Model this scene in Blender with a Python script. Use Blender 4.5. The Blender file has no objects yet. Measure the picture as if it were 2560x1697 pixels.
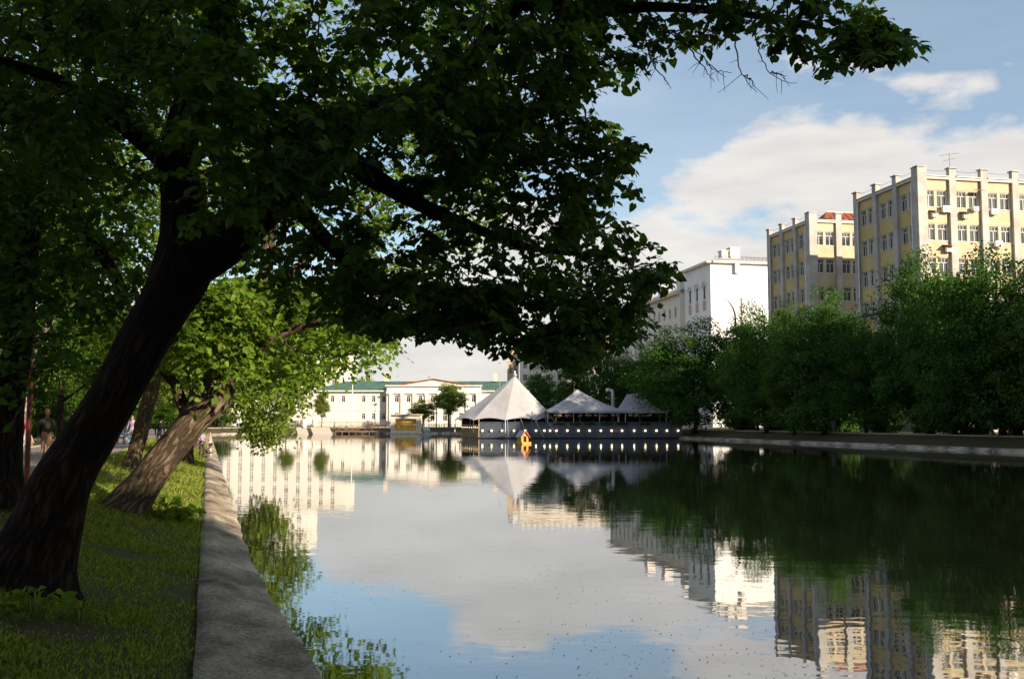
import bpy, bmesh, math, random
import numpy as np
from mathutils import Vector, Matrix, noise as mnoise

# ------------------------------------------------------------------ camera, sky, sun, exposure
S = bpy.context.scene
C = S.collection
F, CX, CY, HOR = 2488.9, 1280.0, 848.5, 1052.0
PITCH = math.atan((HOR - CY) / F)
CAM = np.array((0.0, 0.0, 2.6))
cam_d = bpy.data.cameras.new('camera'); cam_d.lens = 35; cam_d.sensor_width = 36
cam_d.clip_start = 0.05; cam_d.clip_end = 6000
cam = bpy.data.objects.new('camera', cam_d); C.objects.link(cam)
cam.location = CAM; cam.rotation_euler = (math.pi / 2 + PITCH, 0, 0)
S.camera = cam

SUN_EL = math.radians(18.2); SUN_AZ = math.atan2(0.755, -0.656)        # azimuth from +Y towards +X
SX, SY = math.sin(SUN_AZ), math.cos(SUN_AZ)
sun_d = bpy.data.lights.new('sun', 'SUN'); sun_d.energy = 5.0; sun_d.angle = math.radians(0.55); sun_d.color = (1.0, 0.83, 0.62)
sun = bpy.data.objects.new('sun', sun_d); C.objects.link(sun)
sun.rotation_euler = Vector((SX * math.cos(SUN_EL), SY * math.cos(SUN_EL), math.sin(SUN_EL))).to_track_quat('Z', 'Y').to_euler()
sun.location = (60, -50, 60)

S.view_settings.view_transform = 'Standard'; S.view_settings.look = 'None'
S.view_settings.exposure = 0.95; S.view_settings.gamma = 1.0
S.view_settings.use_curve_mapping = False
S.render.engine = 'CYCLES'
S.cycles.use_denoising = True
S.cycles.max_bounces = 8; S.cycles.transparent_max_bounces = 4
S.cycles.caustics_reflective = False; S.cycles.caustics_refractive = False

W = bpy.data.worlds.new('World'); S.world = W; W.use_nodes = True
nt = W.node_tree; nt.nodes.clear(); L = nt.links.new
def wn(t, **k):
    n = nt.nodes.new(t)
    for a, b in k.items(): setattr(n, a, b)
    return n
def wmath(op, a, b=None, c=None):
    n = wn('ShaderNodeMath', operation=op)
    for i, v in enumerate((a, b, c)):
        if v is None: continue
        if isinstance(v, (int, float)): n.inputs[i].default_value = v
        else: L(v, n.inputs[i])
    return n.outputs[0]
wo = wn('ShaderNodeOutputWorld'); bg = wn('ShaderNodeBackground'); bg.inputs['Strength'].default_value = 0.10
sky = wn('ShaderNodeTexSky', sky_type='NISHITA'); sky.sun_disc = False
sky.sun_elevation = SUN_EL; sky.sun_rotation = SUN_AZ; sky.altitude = 150
sky.air_density = 1.0; sky.dust_density = 0.6; sky.ozone_density = 2.0
tc = wn('ShaderNodeTexCoord'); sep = wn('ShaderNodeSeparateXYZ'); L(tc.outputs['Generated'], sep.inputs[0])
az = wmath('ARCTAN2', sep.outputs[0], sep.outputs[1])
hyp = wmath('SQRT', wmath('ADD', wmath('MULTIPLY', sep.outputs[0], sep.outputs[0]), wmath('MULTIPLY', sep.outputs[1], sep.outputs[1])))
tane = wmath('DIVIDE', sep.outputs[2], wmath('MAXIMUM', hyp, 0.02))
# bank of cumulus low over the horizon, its top rising and falling round the sky
top = wmath('MULTIPLY_ADD', wmath('SINE', wmath('MULTIPLY_ADD', az, 2.0, 0.0)), 0.115, 0.238)
comb = wn('ShaderNodeCombineXYZ'); L(wmath('MULTIPLY', az, 1.0), comb.inputs[0]); L(wmath('MULTIPLY', tane, 1.9), comb.inputs[1])
n1 = wn('ShaderNodeTexNoise'); n1.inputs['Scale'].default_value = 4.6; n1.inputs['Detail'].default_value = 9; n1.inputs['Roughness'].default_value = 0.52
L(comb.outputs[0], n1.inputs['Vector'])
val = wmath('MULTIPLY_ADD', wmath('SUBTRACT', top, tane), 4.2, wmath('MULTIPLY', wmath('SUBTRACT', n1.outputs['Fac'], 0.5), 2.1))
mr = wn('ShaderNodeMapRange', interpolation_type='SMOOTHSTEP'); L(val, mr.inputs[0])
mr.inputs[1].default_value = -0.02; mr.inputs[2].default_value = 0.22; mr.inputs[3].default_value = 0; mr.inputs[4].default_value = 0.93
# thin high veil
n2 = wn('ShaderNodeTexNoise'); n2.inputs['Scale'].default_value = 2.2; n2.inputs['Detail'].default_value = 6
L(comb.outputs[0], n2.inputs['Vector'])
mr2 = wn('ShaderNodeMapRange'); L(n2.outputs['Fac'], mr2.inputs[0]); mr2.inputs[1].default_value = 0.45; mr2.inputs[2].default_value = 0.8; mr2.inputs[3].default_value = 0.19; mr2.inputs[4].default_value = 0.5
mask = wmath('MAXIMUM', mr.outputs[0], mr2.outputs[0])
crmp = wn('ShaderNodeMapRange'); L(val, crmp.inputs[0]); crmp.inputs[1].default_value = 0.0; crmp.inputs[2].default_value = 1.3; crmp.inputs[3].default_value = 0.0; crmp.inputs[4].default_value = 1.0
cmix = wn('ShaderNodeMix', data_type='RGBA'); 
n3 = wn('ShaderNodeTexNoise'); n3.inputs['Scale'].default_value = 9.0; n3.inputs['Detail'].default_value = 6; cb3 = wn('ShaderNodeVectorMath', operation='MULTIPLY'); L(comb.outputs[0], cb3.inputs[0]); cb3.inputs[1].default_value = (1, 2.2, 1); L(cb3.outputs[0], n3.inputs['Vector'])
L(wmath('ADD', wmath('MULTIPLY', crmp.outputs[0], 0.45), wmath('MULTIPLY', wmath('SUBTRACT', n3.outputs['Fac'], 0.32), 1.5)), cmix.inputs[0]); cmix.clamp_factor = True
cmix.inputs[6].default_value = (5.0, 4.75, 4.45, 1); cmix.inputs[7].default_value = (3.45, 3.28, 3.18, 1)
tint = wn('ShaderNodeMix', data_type='RGBA', blend_type='MULTIPLY'); tint.inputs[0].default_value = 1.0
L(sky.outputs[0], tint.inputs[6]); tint.inputs[7].default_value = (0.86, 0.94, 0.93, 1)
smix = wn('ShaderNodeMix', data_type='RGBA'); L(mask, smix.inputs[0]); L(tint.outputs[2], smix.inputs[6]); L(cmix.outputs[2], smix.inputs[7])
L(smix.outputs[2], bg.inputs['Color']); L(bg.outputs[0], wo.inputs['Surface'])

# ------------------------------------------------------------------ helpers
def ray(px, py):
    dx, dy = (px - CX) / F, (CY - py) / F
    return np.array((dx, math.cos(PITCH) - dy * math.sin(PITCH), math.sin(PITCH) + dy * math.cos(PITCH)))
def at(px, py, Y):                      # photo pixel -> point at depth Y
    d = ray(px, py); return CAM + d * (Y / d[1])
def gnd(px, py, z=0.0):                 # photo pixel -> point on level z
    d = ray(px, py); return CAM + d * ((z - CAM[2]) / d[2])
def project(P):
    P = np.asarray(P) - CAM
    f = P[..., 1] * math.cos(PITCH) + P[..., 2] * math.sin(PITCH)
    u = -P[..., 1] * math.sin(PITCH) + P[..., 2] * math.cos(PITCH)
    f = np.where(np.abs(f) < 1e-6, 1e-6, f)
    return np.stack((CX + F * P[..., 0] / f, CY - F * u / f, f), -1)
OV = 1.0825
def nrm(v):
    v = np.asarray(v, float); return v / np.maximum(np.linalg.norm(v, axis=-1, keepdims=True), 1e-9)

def new_mesh(V, faces, mats, mi=None, smooth=False, name='mesh'):
    me = bpy.data.meshes.new(name)
    V = np.asarray(V, float)
    if isinstance(faces, np.ndarray):
        k = faces.shape[1]; n = faces.shape[0]
        me.vertices.add(len(V)); me.vertices.foreach_set('co', V.ravel())
        me.loops.add(n * k); me.loops.foreach_set('vertex_index', faces.astype(np.int32).ravel())
        me.polygons.add(n); me.polygons.foreach_set('loop_start', np.arange(0, n * k, k, dtype=np.int32))
        me.update(calc_edges=True)
    else:
        me.from_pydata([tuple(v) for v in V], [], faces)
    for m in (mats if isinstance(mats, (list, tuple)) else [mats]): me.materials.append(m)
    if mi is not None: me.polygons.foreach_set('material_index', np.asarray(mi, dtype=np.int32))
    if smooth: me.polygons.foreach_set('use_smooth', np.ones(len(me.polygons), dtype=bool))
    me.update(); return me
def tag(o, label=None, cat=None, group=None, kind=None):
    if label: o['label'] = label
    if cat: o['category'] = cat
    if group: o['group'] = group
    if kind: o['kind'] = kind
    return o
def link(name, me, parent=None, world=True):
    o = bpy.data.objects.new(name, me); C.objects.link(o)
    if parent is not None:
        o.parent = parent
        if world and parent.type == 'EMPTY': o.matrix_parent_inverse = Matrix.Translation(-Vector(parent.location))
    return o
def thing(name, loc, label, cat, group=None, rz=0, scale=1):
    o = bpy.data.objects.new(name, None); C.objects.link(o); o.location = [float(a) for a in loc]; o.rotation_euler = (0, 0, rz)
    if scale != 1: o.scale = (scale,) * 3
    o.empty_display_size = 0.3
    return tag(o, label, cat, group)

ORD = 'first second third fourth fifth sixth seventh eighth ninth tenth eleventh twelfth thirteenth fourteenth fifteenth sixteenth seventeenth eighteenth nineteenth twentieth'.split()
class MB:
    def __init__(s): s.v = []; s.f = []; s.m = []
    def add(s, V, Fs, mi=0):
        b = len(s.v); s.v += [tuple(map(float, p)) for p in V]; s.f += [tuple(b + i for i in f) for f in Fs]; s.m += [mi] * len(Fs)
        return s
    def box(s, c, d, U=(1, 0, 0), mi=0):           # centre, full dims (along U, across, up)
        U = nrm(np.array(U, float)); N = np.array((-U[1], U[0], 0)); Z = np.array((0, 0, 1.0)); c = np.array(c, float)
        P = [c + U * d[0] / 2 * a + N * d[1] / 2 * b + Z * d[2] / 2 * e for e in (-1, 1) for a, b in ((-1, -1), (1, -1), (1, 1), (-1, 1))]
        return s.add(P, [(3, 2, 1, 0), (4, 5, 6, 7), (0, 1, 5, 4), (1, 2, 6, 5), (2, 3, 7, 6), (3, 0, 4, 7)], mi)
    def tube(s, pts, rad, seg=6, mi=0, cap=True):
        pts = np.asarray(pts, float); n = len(pts); rad = np.broadcast_to(rad, (n,)) if np.ndim(rad) < 1 else np.asarray(rad)
        T = np.gradient(pts, axis=0); T = nrm(T)
        up = np.array((0.02, 0.03, 1.0)) if abs(T[0][2]) < 0.9 else np.array((1.0, 0.03, 0.02))
        A = nrm(np.cross(T[0], up)); V = []
        for i in range(n):
            A = nrm(A - T[i] * np.dot(A, T[i])); B = np.cross(T[i], A)
            for k in range(seg):
                a = 2 * math.pi * k / seg; V.append(pts[i] + rad[i] * (A * math.cos(a) + B * math.sin(a)))
        Fs = [(i * seg + k, i * seg + (k + 1) % seg, (i + 1) * seg + (k + 1) % seg, (i + 1) * seg + k) for i in range(n - 1) for k in range(seg)]
        if cap: Fs += [tuple(range(seg))[::-1], tuple((n - 1) * seg + k for k in range(seg))]
        return s.add(V, Fs, mi)
    def lathe(s, base, prof, seg=10, mi=0):
        b = np.array(base, float); V = []
        for r, z in prof:
            for k in range(seg):
                a = 2 * math.pi * k / seg; V.append(b + (r * math.cos(a), r * math.sin(a), z))
        n = len(prof)
        Fs = [(i * seg + k, i * seg + (k + 1) % seg, (i + 1) * seg + (k + 1) % seg, (i + 1) * seg + k) for i in range(n - 1) for k in range(seg)]
        Fs += [tuple(range(seg))[::-1], tuple((n - 1) * seg + k for k in range(seg))]
        return s.add(V, Fs, mi)
    def prism(s, poly, h, mi=0):                   # polygon of 3d points extruded by vector h
        P = [np.array(p, float) for p in poly]; h = np.array(h, float); n = len(P)
        return s.add(P + [p + h for p in P], [tuple(range(n))[::-1], tuple(range(n, 2 * n))] + [(i, (i + 1) % n, n + (i + 1) % n, n + i) for i in range(n)], mi)
    def mesh(s, mats, smooth=False): return new_mesh(s.v, s.f, mats, s.m, smooth)
    def build(s, name, mats, parent=None, smooth=False, world=True): return link(name, s.mesh(mats, smooth), parent, world)

# ------------------------------------------------------------------ materials
def mat(name, col, rough=0.8, var=0.0, scale=1.0, bump=0.0, bscale=None, col2=None, spec=0.3, metal=0.0, stretch=None, detail=6, trans=0.0, island=0.0, emit=None):
    m = bpy.data.materials.new(name); m.use_nodes = True; t = m.node_tree; l = t.links.new
    p = t.nodes['Principled BSDF']; p.inputs['Roughness'].default_value = rough; p.inputs['Specular IOR Level'].default_value = spec; p.inputs['Metallic'].default_value = metal
    p.inputs['Base Color'].default_value = (*col, 1); out = None
    if var or col2 or bump:
        co = t.nodes.new('ShaderNodeTexCoord'); mp = t.nodes.new('ShaderNodeMapping'); l(co.outputs['Object'], mp.inputs[0])
        if stretch: mp.inputs['Scale'].default_value = stretch
    if var or col2:
        n = t.nodes.new('ShaderNodeTexNoise'); n.inputs['Scale'].default_value = scale; n.inputs['Detail'].default_value = detail; n.inputs['Roughness'].default_value = 0.6; l(mp.outputs[0], n.inputs['Vector'])
        r = t.nodes.new('ShaderNodeValToRGB'); c2 = col2 or tuple(c * (1 - var) for c in col); c1 = col if col2 else tuple(min(1, c * (1 + var)) for c in col)
        r.color_ramp.elements[0].position = 0.36; r.color_ramp.elements[0].color = (*c2, 1); r.color_ramp.elements[1].position = 0.64; r.color_ramp.elements[1].color = (*c1, 1)
        l(n.outputs['Fac'], r.inputs[0]); out = r.outputs[0]
    if island:
        g = t.nodes.new('ShaderNodeNewGeometry'); oi = t.nodes.new('ShaderNodeObjectInfo'); ad = t.nodes.new('ShaderNodeMath'); ad.operation = 'ADD'
        l(g.outputs['Random Per Island'], ad.inputs[0]); l(oi.outputs['Random'], ad.inputs[1])
        fr = t.nodes.new('ShaderNodeMath'); fr.operation = 'FRACT'; l(ad.outputs[0], fr.inputs[0])
        hs = t.nodes.new('ShaderNodeHueSaturation'); mr_ = t.nodes.new('ShaderNodeMapRange'); mr_.inputs[3].default_value = 1 - island; mr_.inputs[4].default_value = 1 + island
        l(fr.outputs[0], mr_.inputs[0]); l(mr_.outputs[0], hs.inputs['Value'])
        mh = t.nodes.new('ShaderNodeMapRange'); mh.inputs[3].default_value = 0.485; mh.inputs[4].default_value = 0.515
        f2 = t.nodes.new('ShaderNodeMath'); f2.operation = 'FRACT'; m2 = t.nodes.new('ShaderNodeMath'); m2.operation = 'MULTIPLY'; m2.inputs[1].default_value = 7.3
        l(fr.outputs[0], m2.inputs[0]); l(m2.outputs[0], f2.inputs[0]); l(f2.outputs[0], mh.inputs[0]); l(mh.outputs[0], hs.inputs['Hue'])
        if out: l(out, hs.inputs['Color'])
        else: hs.inputs['Color'].default_value = (*col, 1)
        out = hs.outputs[0]
    if out: l(out, p.inputs['Base Color'])
    if bump:
        n = t.nodes.new('ShaderNodeTexNoise'); n.inputs['Scale'].default_value = bscale or scale * 4; n.inputs['Detail'].default_value = 8; l(mp.outputs[0], n.inputs['Vector'])
        b = t.nodes.new('ShaderNodeBump'); b.inputs['Strength'].default_value = 1.0; b.inputs['Distance'].default_value = bump; l(n.outputs['Fac'], b.inputs['Height']); l(b.outputs[0], p.inputs['Normal'])
    if trans:
        tr = t.nodes.new('ShaderNodeBsdfTranslucent'); mx = t.nodes.new('ShaderNodeMixShader'); mx.inputs[0].default_value = trans
        tm = t.nodes.new('ShaderNodeMix'); tm.data_type = 'RGBA'; tm.blend_type = 'MULTIPLY'; tm.inputs[0].default_value = 1; tm.inputs[7].default_value = (1.9, 1.75, 0.7, 1)
        if out: l(out, tm.inputs[6])
        else: tm.inputs[6].default_value = (*col, 1)
        l(tm.outputs[2], tr.inputs[0]); l(p.outputs[0], mx.inputs[1]); l(tr.outputs[0], mx.inputs[2]); l(mx.outputs[0], t.nodes['Material Output'].inputs[0])
    if emit:
        p.inputs['Emission Color'].default_value = (*emit[:3], 1); p.inputs['Emission Strength'].default_value = emit[3]
    return m

M = {}
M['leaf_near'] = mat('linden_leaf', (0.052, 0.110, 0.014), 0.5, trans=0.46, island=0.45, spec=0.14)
M['leaf_lit'] = mat('sunlit_linden_leaf', (0.135, 0.225, 0.025), 0.55, trans=0.50, island=0.32, spec=0.15)  # linden leaf with sunlit brightness put into its colour
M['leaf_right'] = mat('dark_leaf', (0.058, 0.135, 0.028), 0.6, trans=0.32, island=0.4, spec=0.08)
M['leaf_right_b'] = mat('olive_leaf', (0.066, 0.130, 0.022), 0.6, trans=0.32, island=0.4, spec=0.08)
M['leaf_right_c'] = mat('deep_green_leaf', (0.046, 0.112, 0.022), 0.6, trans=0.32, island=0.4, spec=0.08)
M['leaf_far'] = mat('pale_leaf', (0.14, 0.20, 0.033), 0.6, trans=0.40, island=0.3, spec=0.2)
def bark_mat(name, hi, lo, depth):
    m = bpy.data.materials.new(name); m.use_nodes = True; t = m.node_tree; l = t.links.new; p = t.nodes['Principled BSDF']; p.inputs['Roughness'].default_value = 0.92; p.inputs['Specular IOR Level'].default_value = 0.1
    uv = t.nodes.new('ShaderNodeUVMap'); mp = t.nodes.new('ShaderNodeMapping'); mp.inputs['Scale'].default_value = (1, 0.13, 1); l(uv.outputs[0], mp.inputs[0])
    n = t.nodes.new('ShaderNodeTexNoise'); n.inputs['Scale'].default_value = 15; n.inputs['Detail'].default_value = 7; n.inputs['Roughness'].default_value = 0.62; n.inputs['Distortion'].default_value = 0.7; l(mp.outputs[0], n.inputs['Vector'])
    ab = t.nodes.new('ShaderNodeMath'); ab.operation = 'SUBTRACT'; l(n.outputs['Fac'], ab.inputs[0]); ab.inputs[1].default_value = 0.5; a2 = t.nodes.new('ShaderNodeMath'); a2.operation = 'ABSOLUTE'; l(ab.outputs[0], a2.inputs[0])
    ra = t.nodes.new('ShaderNodeValToRGB'); ra.color_ramp.elements[0].position = 0.005; ra.color_ramp.elements[0].color = (*[c * 0.55 for c in lo], 1); ra.color_ramp.elements[1].position = 0.16; ra.color_ramp.elements[1].color = (*hi, 1); e = ra.color_ramp.elements.new(0.05); e.color = (*lo, 1); l(a2.outputs[0], ra.inputs[0])
    co = t.nodes.new('ShaderNodeTexCoord'); n2 = t.nodes.new('ShaderNodeTexNoise'); n2.inputs['Scale'].default_value = 1.7; n2.inputs['Detail'].default_value = 4; l(co.outputs['Object'], n2.inputs['Vector']); mr_ = t.nodes.new('ShaderNodeMapRange'); mr_.inputs[1].default_value = 0.3; mr_.inputs[2].default_value = 0.7; mr_.inputs[3].default_value = 0.65; mr_.inputs[4].default_value = 1.15; l(n2.outputs['Fac'], mr_.inputs[0])
    mu = t.nodes.new('ShaderNodeVectorMath'); mu.operation = 'SCALE'; l(ra.outputs[0], mu.inputs[0]); l(mr_.outputs[0], mu.inputs['Scale']); l(mu.outputs[0], p.inputs['Base Color'])
    cl = t.nodes.new('ShaderNodeMath'); cl.operation = 'MINIMUM'; l(a2.outputs[0], cl.inputs[0]); cl.inputs[1].default_value = 0.2
    b = t.nodes.new('ShaderNodeBump'); b.inputs['Distance'].default_value = depth; b.inputs['Strength'].default_value = 1; l(cl.outputs[0], b.inputs['Height']); l(b.outputs[0], p.inputs['Normal']); return m
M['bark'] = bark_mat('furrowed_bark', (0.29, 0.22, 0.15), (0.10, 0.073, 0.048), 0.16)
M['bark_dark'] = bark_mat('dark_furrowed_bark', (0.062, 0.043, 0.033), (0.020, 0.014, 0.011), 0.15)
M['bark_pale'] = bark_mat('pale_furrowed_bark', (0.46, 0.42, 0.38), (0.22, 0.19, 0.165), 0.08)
M['twig'] = mat('twig_bark', (0.055, 0.042, 0.03), 0.9)
M['grass'] = mat('grass_blade', (0.205, 0.255, 0.045), 0.7, trans=0.42, island=0.55, spec=0.2)
M['lawn'] = mat('lawn_soil', (0.065, 0.072, 0.02), 0.95, col2=(0.075, 0.055, 0.032), scale=1.6, bump=0.03, bscale=30)
M['ground'] = mat('park_ground', (0.10, 0.105, 0.04), 0.95, col2=(0.12, 0.09, 0.055), scale=0.35, bump=0.03, bscale=6)
M['concrete'] = mat('weathered_concrete', (0.40, 0.33, 0.26), 0.9, col2=(0.14, 0.11, 0.09), scale=0.9, bump=0.03, bscale=5, detail=12, stretch=(1, 0.45, 1))
cm = M['concrete'] = mat('weathered_concrete', (0.60, 0.50, 0.39), 0.92, col2=(0.12, 0.098, 0.078), scale=0.95, bump=0.05, bscale=6, detail=13, stretch=(1, 0.5, 1), spec=0.15)
t = cm.node_tree; l = t.links.new; p = t.nodes['Principled BSDF']; src_ = p.inputs['Base Color'].links[0].from_socket; co = t.nodes.new('ShaderNodeTexCoord')
fn = t.nodes.new('ShaderNodeTexNoise'); fn.inputs['Scale'].default_value = 22; fn.inputs['Detail'].default_value = 5; l(co.outputs['Object'], fn.inputs['Vector']); vo = t.nodes.new('ShaderNodeTexVoronoi'); vo.feature = 'DISTANCE_TO_EDGE'; vo.inputs['Scale'].default_value = 0.33
nz = t.nodes.new('ShaderNodeTexNoise'); nz.inputs['Scale'].default_value = 2.5; nz.inputs['Detail'].default_value = 6; l(co.outputs['Object'], nz.inputs['Vector']); vm = t.nodes.new('ShaderNodeVectorMath'); vm.operation = 'MULTIPLY_ADD'; l(nz.outputs['Color'], vm.inputs[0]); vm.inputs[1].default_value = (0.9, 0.9, 0.9); l(co.outputs['Object'], vm.inputs[2]); l(vm.outputs[0], vo.inputs['Vector'])
ck = t.nodes.new('ShaderNodeMapRange'); ck.inputs[1].default_value = 0.001; ck.inputs[2].default_value = 0.009; ck.inputs[3].default_value = 0.45; ck.inputs[4].default_value = 1.0; l(vo.outputs['Distance'], ck.inputs[0]); fm_ = t.nodes.new('ShaderNodeMapRange'); fm_.inputs[1].default_value = 0.3; fm_.inputs[2].default_value = 0.7; fm_.inputs[3].default_value = 0.5; fm_.inputs[4].default_value = 1.3; l(fn.outputs['Fac'], fm_.inputs[0])
mm = t.nodes.new('ShaderNodeMath'); mm.operation = 'MULTIPLY'; l(ck.outputs[0], mm.inputs[0]); l(fm_.outputs[0], mm.inputs[1]); sv = t.nodes.new('ShaderNodeVectorMath'); sv.operation = 'SCALE'; l(src_, sv.inputs[0]); l(mm.outputs[0], sv.inputs['Scale']); l(sv.outputs[0], p.inputs['Base Color'])
M['path'] = mat('pinkish_asphalt', (0.27, 0.22, 0.19), 0.9, var=0.14, scale=2.2, bump=0.006, bscale=60)
M['kerb'] = mat('kerb_stone', (0.42, 0.34, 0.26), 0.85, var=0.2, scale=3, bump=0.005, bscale=30)
M['street'] = mat('street_asphalt', (0.06, 0.06, 0.062), 0.9, var=0.15, scale=1.2)
M['white_wall'] = mat('white_plaster', (0.66, 0.62, 0.56), 0.85, var=0.05, scale=0.35, bump=0.004, bscale=8)
M['cool_wall'] = mat('pale_grey_plaster', (0.76, 0.76, 0.76), 0.85, var=0.06, scale=0.25, bump=0.004, bscale=8)
M['cream_wall'] = mat('cream_plaster', (0.56, 0.50, 0.39), 0.88, col2=(0.46, 0.40, 0.31), scale=0.4, bump=0.005, bscale=9)
M['ochre'] = mat('ochre_plaster', (0.60, 0.455, 0.205), 0.88, col2=(0.50, 0.38, 0.18), scale=0.5, bump=0.004, bscale=9)
M['ochre_sunlit'] = mat('sunlit_ochre_plaster', (0.53, 0.45, 0.31), 0.88, col2=(0.44, 0.365, 0.24), scale=0.5, bump=0.004, bscale=9)  # paler copy of the ochre, sunlight worked into the colour
M['pilaster'] = mat('grey_plaster', (0.50, 0.475, 0.445), 0.9, col2=(0.36, 0.33, 0.30), scale=0.6, bump=0.006, bscale=7, detail=9)
M['tan_wall'] = mat('tan_plaster', (0.55, 0.45, 0.33), 0.9, var=0.1, scale=0.5)
M['trim'] = mat('white_trim', (0.68, 0.645, 0.59), 0.8, var=0.06, scale=1)
M['brick_tower'] = mat('brown_stone', (0.42, 0.33, 0.24), 0.9, var=0.12, scale=1.5)
M['frame'] = mat('window_paint', (0.74, 0.72, 0.68), 0.6)
M['frame_brown'] = mat('brown_window_paint', (0.33, 0.22, 0.13), 0.6)
M['glass'] = mat('window_glass', (0.035, 0.042, 0.05), 0.06, spec=0.9)
M['roof_green'] = mat('green_sheet_roof', (0.075, 0.15, 0.12), 0.65, var=0.18, scale=0.6)
M['roof_blue'] = mat('blue_sheet_roof', (0.05, 0.09, 0.22), 0.45, var=0.15, scale=0.8)
M['roof_red'] = mat('red_sheet_roof', (0.30, 0.085, 0.04), 0.6, col2=(0.2, 0.06, 0.03), scale=1.2)
M['roof_grey'] = mat('grey_sheet_roof', (0.38, 0.38, 0.38), 0.6, var=0.1, scale=0.7)
M['metal'] = mat('dark_metal', (0.06, 0.06, 0.065), 0.5, metal=0.4)
M['steel'] = mat('galvanised_steel', (0.5, 0.51, 0.53), 0.4, metal=0.7)
M['ac'] = mat('unit_casing', (0.74, 0.72, 0.68), 0.55)
M['canvas'] = mat('white_canvas', (0.41, 0.41, 0.43), 0.85, var=0.12, scale=0.45, trans=0.12, bump=0.01, bscale=3)
M['deck_wall'] = mat('slate_blue_boards', (0.068, 0.082, 0.115), 0.7, var=0.25, scale=1.5, stretch=(1, 1, 4))
M['wood'] = mat('brown_boards', (0.20, 0.12, 0.07), 0.8, var=0.25, scale=2)
M['wood_pale'] = mat('pale_slats', (0.48, 0.35, 0.22), 0.8, var=0.2, scale=2)
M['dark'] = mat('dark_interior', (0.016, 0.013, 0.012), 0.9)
M['lamp'] = mat('lamp_globe', (0.9, 0.8, 0.6), 0.4, emit=(1.0, 0.80, 0.42, 3.2))
M['yellow'] = mat('yellow_paint', (0.60, 0.34, 0.06), 0.75, var=0.3, scale=5)
M['red'] = mat('red_paint', (0.48, 0.055, 0.03), 0.6, var=0.15, scale=3)
M['grey_paint'] = mat('grey_paint', (0.42, 0.40, 0.37), 0.7, var=0.15, scale=3)
M['amber'] = mat('amber_glass', (0.66, 0.42, 0.05), 0.25, spec=0.5, var=0.3, scale=1.5)
M['orange_frame'] = mat('orange_frame', (0.62, 0.27, 0.05), 0.6)
M['stone'] = mat('beige_stone', (0.60, 0.52, 0.41), 0.85, var=0.1, scale=2)
M['post_red'] = mat('dark_red_paint', (0.11, 0.028, 0.02), 0.5)
M['flower_w'] = mat('white_petals', (0.75, 0.68, 0.66), 0.7, island=0.3)
M['flower_p'] = mat('pink_petals', (0.55, 0.13, 0.22), 0.7, island=0.3)
M['rope'] = mat('pale_rope', (0.45, 0.46, 0.5), 0.8)
M['bloom'] = mat('floating_scum', (0.10, 0.10, 0.055), 0.9)

# water: dark pond with small ripples
wm = bpy.data.materials.new('pond_water'); wm.use_nodes = True; t = wm.node_tree; l = t.links.new; t.nodes.clear()
ou = t.nodes.new('ShaderNodeOutputMaterial'); df = t.nodes.new('ShaderNodeBsdfDiffuse'); df.inputs[0].default_value = (0.010, 0.013, 0.008, 1)
gl = t.nodes.new('ShaderNodeBsdfGlossy'); gl.inputs['Roughness'].default_value = 0.025; gl.inputs[0].default_value = (0.93, 0.94, 0.95, 1)
fr = t.nodes.new('ShaderNodeFresnel'); fr.inputs[0].default_value = 2.2; mx = t.nodes.new('ShaderNodeMixShader')
ge = t.nodes.new('ShaderNodeNewGeometry'); mp = t.nodes.new('ShaderNodeMapping'); l(ge.outputs['Position'], mp.inputs[0]); mp.inputs['Rotation'].default_value = (0, 0, 0.2); mp.inputs['Scale'].default_value = (1, 1.5, 1)
na = t.nodes.new('ShaderNodeTexNoise'); na.inputs['Scale'].default_value = 1.1; na.inputs['Detail'].default_value = 2.5; na.inputs['Roughness'].default_value = 0.5; l(mp.outputs[0], na.inputs['Vector'])
nb = t.nodes.new('ShaderNodeTexNoise'); nb.inputs['Scale'].default_value = 0.09; nb.inputs['Detail'].default_value = 3; l(mp.outputs[0], nb.inputs['Vector'])
ms = t.nodes.new('ShaderNodeMapRange'); l(nb.outputs['Fac'], ms.inputs[0]); ms.inputs[1].default_value = 0.35; ms.inputs[2].default_value = 0.65; ms.inputs[3].default_value = 0.45; ms.inputs[4].default_value = 1.5
mu = t.nodes.new('ShaderNodeMath'); mu.operation = 'MULTIPLY'; l(na.outputs['Fac'], mu.inputs[0]); l(ms.outputs[0], mu.inputs[1])
bp = t.nodes.new('ShaderNodeBump'); bp.inputs['Strength'].default_value = 1.0; bp.inputs['Distance'].default_value = 0.003; l(mu.outputs[0], bp.inputs['Height'])
l(bp.outputs[0], gl.inputs['Normal']); l(bp.outputs[0], fr.inputs['Normal']); fa = t.nodes.new('ShaderNodeMath'); fa.operation = 'MULTIPLY_ADD'; l(fr.outputs[0], fa.inputs[0]); fa.inputs[1].default_value = 0.70; fa.inputs[2].default_value = 0.30; l(fa.outputs[0], mx.inputs[0]); l(df.outputs[0], mx.inputs[1]); l(gl.outputs[0], mx.inputs[2]); l(mx.outputs[0], ou.inputs[0])
M['water'] = wm

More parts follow.
